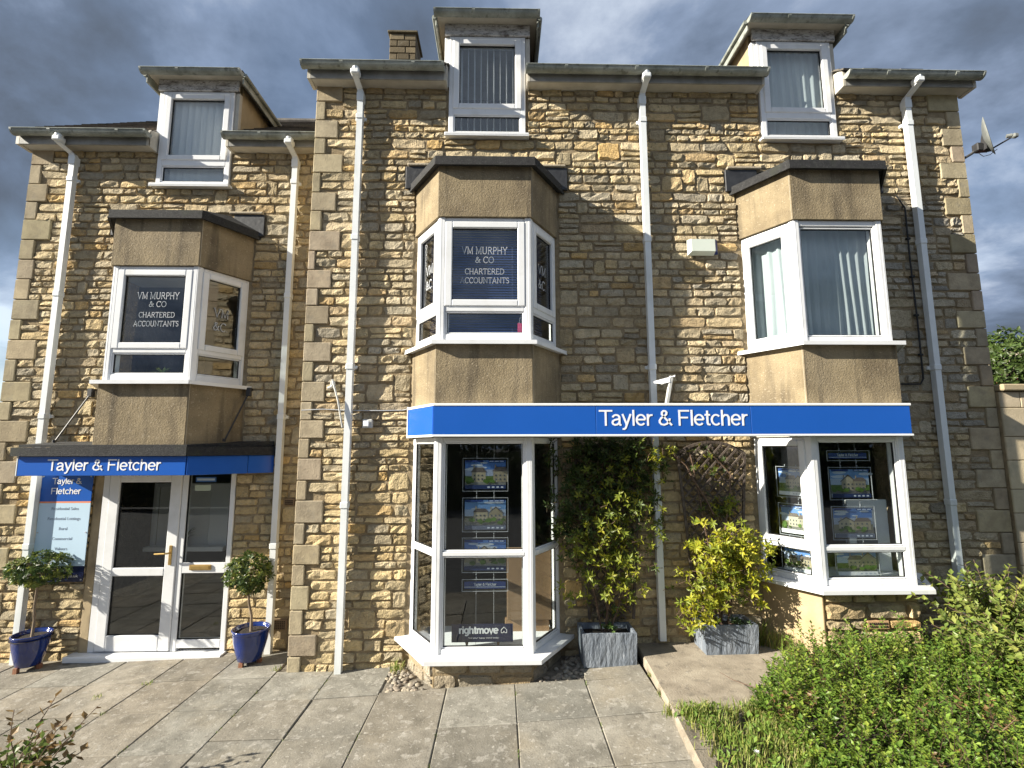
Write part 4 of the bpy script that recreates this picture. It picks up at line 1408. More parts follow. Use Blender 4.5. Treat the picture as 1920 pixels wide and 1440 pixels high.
    b.tube([(hx, yl0 - .01, 1.02), (hx, yl0 - .055, 1.02), (hx - .03, yl0 - .062, 1.02), (hx - .14, yl0 - .06, 1.015)], .010, 8)
    b.build('door_handle', 'brass', d)
    b = MB(); b.box(-3.51, -3.265, y0 - .014, y0, .825, .885, .006); b.box(-3.49, -3.285, y0 - .02, y0 - .012, .836, .874, .004)
    b.build('letter_plate', 'brass', d)
    b = MB()
    b.box(-3.52, -3.29, y0 + .010, y0 + .0125, 1.80, 1.855, col=(.05, .14, .38)); b.box(-3.505, -3.305, y0 + .0075, y0 + .0095, 1.815, 1.84, col=(.42, .52, .66))
    b.box(-3.525, -3.345, y0 + .010, y0 + .0125, 1.70, 1.765, col=(.45, .52, .42))
    b.build('window_sticker', 'print', d)
build_wing()

X_, Z_, NF = Vector((1, 0, 0)), Vector((0, 0, 1)), Vector((0, -1, 0))
# ================================================================== signs
def build_signs():
    s = thing('fascia_sign', 'long blue fascia sign with white lettering spanning both bays of the taller building', 'sign', (1.66, -.6, 2.28))
    y0, y1 = -.625, -.575
    for a, c in ((-.645, .905), (.909, 2.405), (2.409, 3.975)):
        MB().box(a, c, y0, y1, 2.312, 2.582, .002).build('sign_panel', 'sign_blue', s)
    MB().box(-.65, 3.99, y0 - .006, y1 + .05, 2.583, 2.608, .004).build('trim', 'white_trim', s)
    MB().box(-.65, 3.99, y0 - .006, y1 + .03, 2.290, 2.311, .004).build('trim', 'white_trim', s)
    # left return
    A, B_ = Vector((-.985, -.09)), Vector((-.652, -.622))
    ax, nr, L = face_frame(A, B_)
    def ob(za, zb, d0, d1, m_, n, c=.003):
        b = MB(); b.obox(Vector((A.x, A.y, (za + zb) / 2)) + ax * (L / 2) + nr * ((d0 + d1) / 2), ax, nr, Z_, L / 2, (d1 - d0) / 2, (zb - za) / 2, c); b.build(n, m_, s)
    ob(2.312, 2.582, -.04, .0, 'sign_blue', 'sign_panel'); ob(2.583, 2.608, -.06, .006, 'white_trim', 'trim'); ob(2.290, 2.311, -.05, .006, 'white_trim', 'trim')
    b = MB(); b.obox(Vector((A.x, A.y, 2.449)) + nr * -.02, ax, nr, Z_, .008, .03, .165, .002); b.build('trim', 'white_trim', s)
    # right return and bearers behind
    A2, B2 = Vector((3.98, -.622)), Vector((4.31, -.09))
    ax2, nr2, L2 = face_frame(A2, B2)
    b = MB(); b.obox(Vector((A2.x, A2.y, 2.448)) + ax2 * (L2 / 2 + .01) + nr2 * -.02, ax2, nr2, Z_, L2 / 2 - .01, .02, .135, .003); b.build('sign_panel', 'sign_blue', s)
    MB().box(.66, 2.68, -.57, -.51, 2.34, 2.56).build('bearer', 'dark_metal', s)
    b = MB(); b.stroked("Tayler & Fletcher", SANS, .108, Vector((1.655, y0 - .001, 2.392)), X_, Z_, NF, 1.44, .152, .002)
    b.build('lettering', 'letter_white', s)

    c = thing('entrance_canopy', 'blue canopy fascia with black felt edge over the glazed door', 'canopy', (-4.0, YW, 1.9))
    pl = [Vector((-5.045, 0.0)), Vector((-3.315, 0.0)), Vector((-2.86, .36)), Vector((-2.64, YW - .01))]
    z0, z1 = 1.905, 2.105
    MB().box(-5.045, -3.318, -.012, .02, z0, z1, .003).build('fascia_panel', 'sign_blue', c)
    for a, d in zip(pl[1:], pl[2:]):
        ax, nr, L = face_frame(a, d)
        b = MB(); b.obox(Vector((a.x, a.y, (z0 + z1) / 2)) + ax * (L / 2) + nr * 0.0, ax, nr, Z_, L / 2 - .002, .014, (z1 - z0) / 2, .003); b.build('fascia_panel', 'sign_blue', c)
    MB().box(-5.06, -5.047, -.014, YW - .03, z0 - .004, z1 + .002, .002).build('end_panel', 'white_trim', c)
    poly = [Vector((-5.04, .022)), Vector((-3.32, .022)), Vector((-2.88, .375)), Vector((-2.67, YW - .03)), Vector((-5.04, YW - .03))]
    MB().prism(poly, z0 + .03, z0 + .045).build('soffit', 'eaves_board', c)
    po = [Vector((-5.10, -.05)), Vector((-3.30, -.05)), Vector((-2.83, .33)), Vector((-2.60, YW - .035)), Vector((-5.10, YW - .035))]
    b = MB()
    n = len(po)
    inn = [Vector((-5.06, -.01)), Vector((-3.32, -.01)), Vector((-2.87, .35)), Vector((-2.64, YW - .035)), Vector((-5.06, YW - .035))]
    b.prism(po, z1 + .003, [z1 + .095] * 5)
    b.prism(inn, z1 + .096, [z1 + .12, z1 + .12, z1 + .14, z1 + .16, z1 + .16])
    b.build('roof_felt', 'felt', c)
    b = MB(); b.stroked("Tayler & Fletcher", SANS, .112, Vector((-4.155, -.013, 1.957)), X_, Z_, NF, 1.17, .118, .002)
    b.build('lettering', 'letter_white', c)
    for p0, p1 in (((-4.79, YW - .03, 2.83), (-4.86, .17, 2.25)), ((-2.965, YW - .03, 2.84), (-3.08, .25, 2.26))):
        b = MB(); b.tube([p0, p1], .009, 6)
        b.box(p0[0] - .028, p0[0] + .028, YW - .06, YW - .002, p0[2] - .05, p0[2] + .05, .006)
        b.tube([Vector(p1) + Vector((0, 0, .03)), Vector(p1)], .018, 6)
        b.build('stay_rod', 'dark_metal', c)

    w = thing('wall_sign', 'tall pale blue and navy business board fixed beside the glazed door', 'sign', (-4.95, YW, .7))
    x0, x1 = -5.225, -4.655; y = YW - .045; xc = (x0 + x1) / 2
    MB().box(x0, x1, y, y + .008, .885, 1.573, .001).build('sign_panel', 'sign_pale', w)
    MB().box(x0, x1, y, y + .008, 1.592, 1.892, .001).build('sign_panel', 'sign_blue', w)
    MB().box(x0, x1, y, y + .008, 1.5735, 1.5915, .001).build('stripe', 'sign_orange', w)
    MB().box(x0, x1, y, y + .008, .715, .8845, .001).build('sign_panel', 'sign_navy', w)
    b = MB()
    MB().stroked("Tayler &", SANS, .12, Vector((xc, y - .0005, 1.785)), X_, Z_, NF, .33, .068, .0015).build('lettering', 'letter_white', w)
    MB().stroked("Fletcher", SANS, .12, Vector((xc, y - .0005, 1.672)), X_, Z_, NF, .33, .07, .0015).build('lettering', 'letter_white', w)
    b.text("328 344344", Vector((xc + .03, y - .0005, .822)), X_, Z_, NF, .26, .002, .03); b.text("taylerandfletcher.co.uk", Vector((xc, y - .0005, .765)), X_, Z_, NF, .46, .002, .03)
    b.build('lettering', 'letter_white', w)
    b = MB()
    for t, z, wd in (("Residential Sales", 1.497, .30), ("Residential Lettings", 1.387, .36), ("Rural", 1.277, .09), ("Commercial", 1.168, .22), ("Valuers", 1.058, .14)):
        b.text(t, Vector((xc + .01, y - .0005, z)), X_, Z_, NF, wd, .001, .031)
    b.build('lettering', 'letter_grey', w)
    b = MB()
    for xx in (x0 + .02, x1 - .02):
        for zz in (1.87, 1.25, .74):
            b.tube([(xx, y + .001, zz), (xx, y - .006, zz)], .008, 8)
            b.tube([(xx, y + .006, zz), (xx, YW + .01, zz)], .006, 6)
    b.build('fixing', 'letter_silver', w)
build_signs()

# ================================================================== things on the wall
def build_fixtures():
    a = thing('alarm_box', 'white and blue alarm box on the stone wall between the bays', 'alarm', (2.27, 0, 4.41))
    b = MB()
    b.prism([(2.105, -.03), (2.13, -.105), (2.395, -.105), (2.405, -.03)], [4.335, 4.36, 4.36, 4.335], [4.515, 4.50, 4.50, 4.515])
    b.build('cover', 'alarm_white', a)
    b = MB()
    b.prism([(2.407, -.03), (2.399, -.10), (2.425, -.085), (2.455, -.03)], [4.345, 4.36, 4.36, 4.35], [4.51, 4.50, 4.495, 4.505])
    b.build('lens', 'alarm_blue', a)
    MB().box(2.13, 2.43, -.029, -.002, 4.35, 4.50).build('back_plate', 'alarm_blue', a)
    l = thing('bulkhead_lamp', 'small square white sensor box on the wall beside the downpipe', 'lamp', (-1.425, 0, 2.44))
    MB().box(-1.478, -1.370, -.055, -.01, 2.395, 2.49, .008).build('housing', 'bracket', l)
    MB().box(-1.462, -1.402, -.072, -.056, 2.41, 2.472, .006).build('lens', 'letter_white', l)
    f = thing('flag_bracket', 'pale metal arm bracket leaning on the stone between quoins and downpipe', 'bracket', (-1.8, 0, 2.9))
    b = MB(); b.box(-1.835, -1.79, -.05, -.005, 2.82, 2.90, .006); b.tube([(-1.85, -.06, 2.82), (-1.80, -.075, 2.84)], .014, 8); b.build('wall_plate', 'bracket', f)
    b = MB(); b.tube([(-1.80, -.085, 2.91), (-1.72, -.12, 2.68), (-1.66, -.13, 2.40)], [.011, .010, .009], 8); b.build('arm', 'bracket', f)
    f = thing('flag_bracket', 'white arm bracket with ribbon rising behind the long blue sign', 'bracket', (1.72, 0, 2.6))
    b = MB(); b.obox(Vector((1.725, -.32, 2.75)), Vector((.98, 0, -.2)), Vector((0, 1, 0)), Vector((.2, 0, .98)), .018, .02, .17, .005)
    b.tube([(1.735, -.30, 2.88), (1.735, -.02, 2.86)], .014, 6); b.build('arm', 'bracket', f)
    b = MB(); b.add([(1.735, -.34, 2.905), (1.66, -.33, 2.885), (1.58, -.30, 2.865), (1.58, -.30, 2.845), (1.66, -.335, 2.835), (1.735, -.345, 2.85)], [(0, 1, 4, 5), (1, 2, 3, 4)])
    b.add([(1.735, -.34, 2.905), (1.79, -.35, 2.925), (1.785, -.35, 2.905)], [(0, 1, 2)]); b.build('ribbon', 'letter_white', f)
    # satellite dish on the far corner
    d = thing('satellite_dish', 'grey satellite dish on an arm at the high corner above the boundary wall', 'dish', (5.47, .05, 5.55))
    cx = Vector((5.64, -.10, 5.765)); nrm = Vector((.62, -.77, .12)).normalized()
    u = nrm.cross(Z_).normalized(); w = u.cross(nrm)
    b = MB(); vs = []; fs = []; nr_, ns = 5, 20
    for side in (0, 1):
        for i in range(nr_ + 1):
            r = i / nr_
            for k in range(ns):
                a_ = 2 * math.pi * k / ns
                vs.append(cx + u * (.20 * r * math.cos(a_)) + w * (.235 * r * math.sin(a_)) + nrm * (.05 * r * r - .006 * side))
    m_ = (nr_ + 1) * ns
    for side in (0, 1):
        for i in range(nr_):
            for k in range(ns):
                q = (side * m_ + i * ns + k, side * m_ + i * ns + (k + 1) % ns, side * m_ + (i + 1) * ns + (k + 1) % ns, side * m_ + (i + 1) * ns + k)
                fs.append(q if side == 0 else q[::-1])
    for k in range(ns):
        fs.append((nr_ * ns + k, nr_ * ns + (k + 1) % ns, m_ + nr_ * ns + (k + 1) % ns, m_ + nr_ * ns + k))
    b.add(vs, fs); b.build('reflector', 'dish_grey', d, smooth=True)
    b = MB(); b.tube([(5.46, .03, 5.56), (5.53, -.04, 5.60), (5.56, -.08, 5.63)], .016, 8)
    b.box(5.535, 5.61, -.12, -.04, 5.60, 5.70, .01)
    b.add([(5.60, -.16, 5.60), (5.60, -.06, 5.60), (5.655, -.11, 5.97), (5.69, -.12, 5.585), (5.665, -.07, 5.60)], [(0, 1, 2), (1, 4, 2), (4, 3, 2), (3, 0, 2), (0, 3, 4, 1)])
    b.build('mount', 'dark_metal', d)
    b = MB(); b.tube([(5.64, -.10, 5.585), (5.67, -.13, 5.60), (5.83, -.22, 5.69)], .009, 6)
    b.tube([(5.56, -.08, 5.60), (5.62, -.09, 5.54), (5.68, -.11, 5.55), (5.74, -.14, 5.60)], .004, 5); b.build('arm', 'dark_metal', d)
    b = MB(); b.tube([(5.80, -.20, 5.72), (5.84, -.225, 5.715)], .022, 10); b.box(5.835, 5.89, -.26, -.21, 5.68, 5.73, .01); b.build('receiver', 'dish_grey', d)
build_fixtures()

# ================================================================== window dressings and displays
def wavy(P0, P1, z0, z1, amp, waves, seed, gather=.0):
    """hanging cloth along P0-P1"""
    rr = random.Random(seed)
    ax, nr, L = face_frame(P0, P1)
    nx, nz = int(waves * 8), 8
    ph = [rr.uniform(0, 6.28) for _ in range(4)]
    vs = []; fs = []
    for j in range(nz + 1):
        t = j / nz
        for i in range(nx + 1):
            s = i / nx
            q = s * L + .01 * math.sin(t * 3 + s * 9 + ph[0])
            a = amp * (.55 + .45 * (1 - t)) * (math.sin(s * waves * 6.283 + ph[1] + .6 * math.sin(t * 2.2 + s * 7)) + .5 * math.sin(s * waves * 13.1 + ph[2] + t))
            p = Vector((P0.x, P0.y, 0)) + ax * q + nr * a
            vs.append((p.x, p.y, z0 + (z1 - z0) * t))
    for j in range(nz):
        for i in range(nx):
            k = j * (nx + 1) + i
            fs.append((k, k + 1, k + nx + 2, k + nx + 1))
    return vs, fs

def build_dressings():
    # curtains
    p = bay_pts(XRB, 0, -.17)
    c = thing('curtain', 'pale blue net curtain filling the upper window of the garden-side bay', 'curtain', (XRB, -.3, 3.27))
    for k, (a, d) in enumerate(((p[0], p[1]), (p[1], p[2]), (p[2], p[3]))):
        if k == 0: a = a - (d - a).normalized() * .10
        v, f = wavy(a, d, 3.27, 4.50, .022, 4 if k != 1 else 8, 3 + k)
        MB().add(v, f).build('drape', 'curtain', c, smooth=True)
    MB().tube([(*p[0], 4.505), (*p[1], 4.505), (*p[2], 4.505), (*p[3], 4.505)], .008, 6).build('curtain_rail', 'upvc', c)
    c = thing('curtain', 'white gathered curtain in the dormer above the garden-side bay', 'curtain', (XRB, .12, 5.8))
    v, f = wavy(Vector((XRB - .43, .10)), Vector((XRB + .43, .10)), 5.79, 7.0, .017, 8, 9)
    MB().add(v, f).build('drape', 'curtain', c, smooth=True)
    MB().tube([(XRB - .44, .10, 7.005), (XRB + .44, .10, 7.005)], .008, 6).build('curtain_rail', 'upvc', c)
    # vertical blinds
    for nm, xc, y, dz, ang, lab, n in (('vertical_blind', XM, .09, 0, 84, 'white vertical slat blind turned open in the dormer above the full-height bay', 11),
                                    ('vertical_blind', WXB, YW + .06, -.355, 20, 'pale grey vertical slat blind closed in the dormer of the lower wing', 10)):
        t = thing(nm, lab, 'blind', (xc, y, 5.8 + dz))
        w = .84 / n
        for i in range(n):
            x = xc - .42 + w * (i + .5)
            a = R(ang + rng.uniform(-3, 3))
            d = Vector((math.cos(a), math.sin(a), 0)); q = Vector((-d.y, d.x, 0))
            b = MB(); b.obox(Vector((x, y, 6.39 + dz)), d, q, Z_, .040, .0008, .585)
            b.build('slat', 'blind_fabric', t)
        MB().box(xc - .44, xc + .44, y - .02, y + .02, 6.98 + dz, 7.01 + dz, .003).build('head_rail', 'upvc', t)
    # venetian blind in the full-height bay, its blue standing in for reflected sky
    p = bay_pts(XM, 0, -.13)
    t = thing('venetian_blind', 'venetian blind behind the lettered full-height bay window, blue painted as reflected sky', 'blind', (XM, p[1].y, 3.28))
    n = 44
    for i in range(n):
        z = 3.285 + i * 1.21 / n
        b = MB()
        b.obox(Vector((XM, p[1].y, z)), X_, Vector((0, math.cos(R(52)), math.sin(R(52)))), Vector((0, -math.sin(R(52)), math.cos(R(52)))), .405, .0145, .0006)
        b.build('slat', 'blind_sky_tint', t)
    b = MB()
    for x in (XM - .28, XM + .28): b.tube([(x, p[1].y - .012, 3.28), (x, p[1].y - .012, 4.5)], .0015, 4)
    b.box(XM - .41, XM + .41, p[1].y - .018, p[1].y + .018, 4.495, 4.52); b.build('head_rail', 'blind_sky_tint', t)
    for s, k in ((-1, 0), (1, 2)):
        a, d = p[k], p[k + 1]
        ax, nr, L = face_frame(a, d)
        t = thing('venetian_blind', 'narrow venetian blind in the full-height bay, %s' % ('slanted side nearer the quoins' if s < 0 else 'slanted side nearer the alarm box'), 'blind', (a.x, a.y, 3.28))
        for i in range(44):
            z = 3.285 + i * 1.21 / 44
            b = MB(); b.obox(Vector((a.x, a.y, z)) + ax * (L / 2), ax, nr, Z_, L / 2 - .09, .0125, .0006); b.build('slat', 'blind_sky_tint', t)
    # small things on the window boards
    t = thing('gift_bag', 'small pink bag standing behind the lower pane of the full-height bay', 'bag', (.21, -.46, 3.25))
    b = MB(); b.prism([(.165, -.45), (.235, -.465), (.25, -.41), (.18, -.395)], 3.25, [3.44, 3.43, 3.44, 3.45]); b.build('body', 'pink', t)
    b = MB(); b.tube([(.18, -.43, 3.435), (.19, -.43, 3.50), (.22, -.435, 3.50), (.235, -.435, 3.43)], .004, 5); b.build('handle', 'letter_white', t)
build_dressings()

# ---- printed displays
def poster(P, ax, nr, w, h, seed, label, kind='house', holder=True):
    """acrylic holder with a printed card. P = centre"""
    rr = random.Random(seed)
    t = thing('property_poster', label, 'poster', tuple(P - Vector((0, 0, h / 2))), 'property cards hanging in the shop windows')
    P = Vector(P)
    b = MB(); b.obox(P + nr * .004, ax, nr, Z_, w / 2, .0015, h / 2); b.build('acrylic_holder', 'acrylic', t)
    e = MB(); q = .004
    for s in (-1, 1):
        e.obox(P + ax * (s * (w / 2 - q / 2)) + nr * .004, ax, nr, Z_, q / 2, .0035, h / 2); e.obox(P + Z_ * (s * (h / 2 - q / 2)) + nr * .004, ax, nr, Z_, w / 2 - q, .0035, q / 2)
    e.build('holder_edge', 'letter_silver', t)
    k = MB()
    for s in (-1, 1):
        x = P + ax * (s * w * .19)
        k.tube([x + Z_ * (h / 2 - .004), x + Z_ * (h / 2 + .022)], .003, 5); k.tube([x - Z_ * (h / 2 - .004), x - Z_ * (h / 2 + .022)], .003, 5)
    k.build('wire_clip', 'letter_silver', t)
    b = MB(); lay = [0]
    pw, ph = w - .045, h - .045
    def pg(pts, col):
        lay[0] += 1
        o = .0004 * lay[0]
        b.add([P + ax * (u * pw / 2) + Z_ * (v * ph / 2) + nr * (o - .006) for u, v in pts], [tuple(range(len(pts)))], col)
    def rc(u0, u1, v0, v1, col): pg([(u0, v0), (u1, v0), (u1, v1), (u0, v1)], col)
    if kind == 'strip':
        rc(-1, 1, -1, 1, (.02, .05, .22)); rc(-1, 1, -.62, -.45, (.6, .65, .75))
        b.stroked("Tayler & Fletcher", SANS, .13, P - Z_ * (.1 * ph) + nr * -.004, ax, Z_, nr, pw * .55, .026, .0006, col=(.75, .78, .85))
    else:
        sk = rr.choice([(.10, .22, .55), (.14, .28, .62), (.20, .36, .66)])
        rc(-1, 1, -1, 1, (.7, .72, .74))
        top = 1.0
        rc(-1, 1, -.1, 1, sk); rc(-1, 1, -.1, .35, tuple(a * .5 + .35 for a in sk))
        for i in range(5):
            cx, cy, r_ = rr.uniform(-.9, .9), rr.uniform(.3, .85), rr.uniform(.12, .3)
            pg([(cx + r_ * math.cos(a) * 1.3, cy + r_ * .35 * math.sin(a)) for a in [6.283 * j / 10 for j in range(10)]], (.62, .68, .78))
        rc(-1, 1, -.72, -.1, rr.choice([(.14, .20, .06), (.20, .26, .08), (.26, .24, .17)]))
        rc(-1, 1, -.72, -.5, rr.choice([(.30, .29, .27), (.20, .19, .18), (.16, .24, .06)]))
        st_ = rr.choice([(.50, .43, .31), (.44, .38, .29), (.55, .50, .40)])
        for i in range(2):
            x0 = rr.uniform(-.75, -.35) + i * .75; x1 = x0 + rr.uniform(.6, .85); zt = rr.uniform(.02, .25); zp = zt + rr.uniform(.18, .35)
            c_ = tuple(a * (1 - .22 * i) for a in st_)
            rc(x0, x1, -.5, zt, c_)
            if rr.random() < .5:
                pg([(x0 - .05, zt), (x1 + .05, zt), (x1 - .12, zp), (x0 + .12, zp)], (.16, .13, .12))
            else:
                pg([(x0, zt), (x1, zt), ((x0 + x1) / 2, zp + .12)], c_)
                pg([(x0 - .05, zt - .02), (x0 - .05, zt + .05), ((x0 + x1) / 2, zp + .2), (x1 + .05, zt + .05), (x1 + .05, zt - .02), ((x0 + x1) / 2, zp + .1)], (.14, .12, .11))
            for j in range(3):
                u = x0 + .1 + j * (x1 - x0 - .12) / 3
                rc(u, u + .08, -.12, .0, (.10, .11, .13)); rc(u, u + .08, -.40, -.26, (.10, .11, .13))
            rc(x0 + .08, x0 + .14, zp - .05, zp + .16, tuple(a * .8 for a in c_))
        for i in range(9):
            cx, cy, r_ = rr.uniform(-1, 1), rr.uniform(-.55, -.3), rr.uniform(.08, .22)
            cx = max(-1 + r_, min(1 - r_, cx))
            g = rr.uniform(.6, 1.3)
            pg([(cx + r_ * math.cos(a) * rr.uniform(.7, 1), cy + r_ * .9 * math.sin(a) * rr.uniform(.7, 1)) for a in [6.283 * j / 9 for j in range(9)]], (.07 * g, .13 * g, .03 * g))
        rc(-1, 1, -1, -.72, rr.choice([(.02, .035, .10), (.10, .12, .18), (.72, .74, .78)]) if kind == 'house' else (.75, .78, .82))
        for i in range(4): rc(.1 + i * .22, .22 + i * .22, -.92, -.82, (.45, .5, .6))
        rc(-.98, -.1, .88, 1, (.015, .035, .15)); rc(.15, .98, .88, 1, (.015, .035, .15))
        for i in range(3): rc(.2 + i * .25, .4 + i * .25, .915, .965, (.45, .55, .75))
    b.build('printed_card', 'print', t)
    return t

def build_displays():
    y = -.405
    xc = -.155
    lab = ['topmost property card hanging in the tall full-height bay shop window', 'second property card down in the tall full-height bay shop window',
           'property card behind the crossbar of the tall full-height bay shop window']
    for i, (za, zb) in enumerate(((1.763, 2.085), (1.377, 1.703), (.998, 1.324))):
        poster(Vector((xc, y, (za + zb) / 2)), X_, NF, .445, zb - za, 100 + i, lab[i])
    poster(Vector((xc, y, .8825)), X_, NF, .44, .112, 110, 'narrow blue name strip hanging below the cards in the full-height bay', 'strip')
    xc = 3.478
    lab = ['narrow blue name strip at the top of the garden-side bay shop window', 'property card just under the name strip in the garden-side bay shop window', 'property card above the crossbar in the front of the garden-side bay shop window',
           'lowest property card behind the bottom pane of the garden-side bay shop window front']
    for i, (za, zb) in enumerate(((2.047, 2.149), (1.664, 1.985), (1.279, 1.604), (.925, 1.222))):
        poster(Vector((xc, y, (za + zb) / 2)), X_, NF, .435, zb - za, 121 + i, lab[i], 'strip' if i == 0 else 'house')
    p = bay_pts(XRB, 0, -.115)
    ax, nr, L = face_frame(p[0], p[1])
    lab = ['upright property card at the top of the slanted side of the garden-side bay shop window', 'middle upright property card in the slanted side of the garden-side bay shop window', 'lowest upright property card in the slanted side of the garden-side bay shop window']
    for i, (za, zb) in enumerate(((1.672, 1.985), (1.291, 1.609), (.92, 1.20))):
        c = Vector((p[0].x, p[0].y, (za + zb) / 2)) + ax * (L * .56)
        poster(c, ax, nr, .30, zb - za, 131 + i, lab[i], 'sheet')
    # hanging wires
    for nm, pts in (('display_wire', [(-.24, y - .002), (-.07, y - .002)]), ('display_wire', [(3.395, y - .002), (3.56, y - .002)])):
        t = thing(nm, 'pair of thin display wires in the %s shop window' % ('full-height bay' if pts[0][0] < 1 else 'garden-side bay'), 'wire', (pts[0][0], y, .9))
        for x, yy in pts:
            MB().tube([(x, yy + .012, .30 if x < 1 else .9), (x, yy + .012, 2.27)], .0016, 4).build('wire', 'letter_silver', t)
    # estate portal board
    t = thing('counter_board', 'dark navy board with white lettering and house outline standing in the full-height bay', 'sign', (-.178, y, .27))
    b = MB(); x0, x1, z0, z1 = -.468, .112, .368, .532
    b.box(x0, x1, y - .004, y + .004, z0, z1, .003); b.build('board', 'sign_navy', t)
    b = MB()
    b.stroked("rightmove", SANS, .19, Vector((x0 + .07, y - .0045, .445)), X_, Z_, NF, .375, .066, .001, align='l')
    b.text("find your happy move today", Vector((x0 + .16, y - .0045, .402)), X_, Z_, NF, .285, .001, .013, align='l')
    hx, hz, r_ = x1 - .085, .475, .026
    hp = [(-1, -.9), (-1, .15), (0, 1.1), (1, .15), (1, -.9), (.35, -.9), (0, -.35), (-.35, -.9), (-1, -.9)]
    pts = [Vector((hx + u * r_, y - .006, hz + v * r_)) for u, v in hp]
    for a, c in zip(pts, pts[1:]): b.tube([a, c], .0028, 5)
    b.build('lettering', 'letter_white', t)
    MB().add([(x0 + .1, y + .005, .45), (x0 + .18, y + .005, .45), (x0 + .14, y + .1, .272), (x0 + .4, y + .005, .45), (x0 + .48, y + .005, .45), (x0 + .44, y + .1, .272)], [(0, 1, 2), (3, 4, 5)]).build('strut', 'cardboard', t)
    # inside the shop
    t = thing('cardboard_carton', 'brown cardboard panel leaning inside the full-height bay shop window', 'box', (.3, .1, .27))
    b = MB(); b.box(.06, .52, .02, .06, .42, 1.14, .004); b.build('face', 'cardboard', t); MB().box(.04, .50, .062, .12, .12, .42, .003).build('stand', 'desk', t)
    t = thing('display_board', 'white display panel with grey square inside the garden-side bay shop window', 'panel', (3.95, .1, .11))
    MB().box(3.72, 4.16, .02, .05, .88, 1.62, .004).build('panel', 'board_white', t); MB().box(3.80, 4.02, .010, .018, .9, 1.33, .002).build('screen', 'grey_pot', t)
    t = thing('office_desk', 'brown office desk seen through the glazed door', 'desk', (-3.3, 1.9, -.03))
    MB().box(-3.75, -2.5, 1.6, 2.3, .66, .70, .006).build('desk_top', 'desk', t)
    for x in (-3.70, -2.56): MB().box(x - .03, x + .03, 1.65, 2.25, -.03, .66, .004).build('leg', 'grey_pot', t)
    t = thing('laptop', 'open black laptop on the brown desk inside the door', 'laptop', (-3.1, 1.9, .70))
    MB().box(-3.26, -2.94, 1.78, 2.0, .702, .718, .004).build('base', 'dark_metal', t)
    b = MB(); b.obox(Vector((-3.1, 2.05, .81)), X_, Vector((0, .95, -.31)), Vector((0, .31, .95)), .16, .006, .105, .003); b.build('screen', 'dark_metal', t)
    t = thing('inner_window', 'white inner window frame with sill seen through the glazed door', 'window', (-4.2, 1.5, .9))
    b = MB()
    b.box(-4.62, -4.57, 1.45, 1.5, .92, 1.72, .005); b.box(-3.87, -3.60, 1.45, 1.5, .92, 1.72, .005); b.box(-4.57, -3.87, 1.45, 1.5, 1.67, 1.72, .005); b.box(-4.62, -3.60, 1.33, 1.52, .86, .918, .006)
    b.box(-4.19, -4.165, 1.455, 1.49, .92, 1.67, .003)
    b.build('frame', 'board_white', t); MB().box(-4.57, -3.87, 1.505, 1.52, .92, 1.67).build('panel', 'blind_fabric', t)
build_displays()

# ================================================================== right boundary wall
def build_boundary():
    t = thing('boundary_wall', 'pale smooth stone boundary wall joining the corner of the taller building', 'wall', (6.8, .2, .2))
    x0, x1, ya = XR + .004, 8.6, -.062
    MB().box(x0, x1, ya + .012, ya + .33, -.1, 2.78).build('wall_core', 'mortar', t)
    rr = random.Random(17)
    z = .05; k = 0
    while z < 2.74:
        h = min(rr.uniform(.22, .33), 2.785 - z)
        if 2.785 - z - h < .1: h = 2.785 - z
        x = x0 + (-.18 if k % 2 else 0)
        while x < x1:
            w = rr.uniform(.38, .62)
            a, c = max(x, x0), min(x + w, x1)
            if c - a > .04:
                q = rr.uniform(.9, 1.1)
                MB().box(a + .003, c - .003, ya - rr.uniform(0, .006), ya + .1, z + .003, z + h - .003, .006, (q, q * rr.uniform(.97, 1.02), q * rr.uniform(.93, 1.05))).build('block', 'ashlar', t)
            x += w
        z += h; k += 1
    x = x0 - .0
    while x < x1:
        MB().box(x + .003, x + .62, ya - .05, ya + .38, 2.79 + .02 * (x - x0), 2.865 + .02 * (x - x0), .012, (.75, .72, .66)).build('coping', 'ashlar', t)
        x += .624
    h = thing('distant_house', 'red brick house with pale roof just visible beyond the boundary wall', 'building', (19.5, 13, .3))
    MB().box(18.35, 24, 12, 16, .3, 4.9).build('wall', 'red_paint', h)
    b = MB(); b.extrude([(11.8, 4.92), (16.2, 4.92), (14, 6.1)], lambda a, c, t_: (t_, a, c), 18.2, 24.2); b.build('roof', 'ashlar', h)
    MB().box(18.7, 19.3, 11.96, 11.99, 3.2, 4.3).build('window', 'hole', h)
build_boundary()

# ================================================================== planting
def vr(rr, s=1.0):
    return Vector((rr.uniform(-1, 1), rr.uniform(-1, 1), rr.uniform(-1, 1))) * s
def leaf(b, p, d, n, L, W, col, fold=.35, curl=.0):
    d = d.normalized(); s = d.cross(n)
    if s.length < 1e-4: s = d.cross(Vector((.3, .9, .1)))
    s.normalize(); n = s.cross(d)
    t = p + d * L - n * (curl * L)
    m_ = p + d * (L * .5) - n * (fold * W * .28)
    b.add([p, p + d * (L * .48) + s * (W * .5) + n * (fold * W * .22), t, p + d * (L * .48) - s * (W * .5) + n * (fold * W * .22), m_],
          [(0, 1, 4), (1, 2, 4), (2, 3, 4), (3, 0, 4)], col)
def jit(rr, c, a=.2):
    t = rr.uniform(1 - a, 1 + a); w = rr.uniform(-.08, .08)
    return (max(.004, c[0] * t * (1 + w)), max(.004, c[1] * t), max(.003, c[2] * t * (1 - w)))
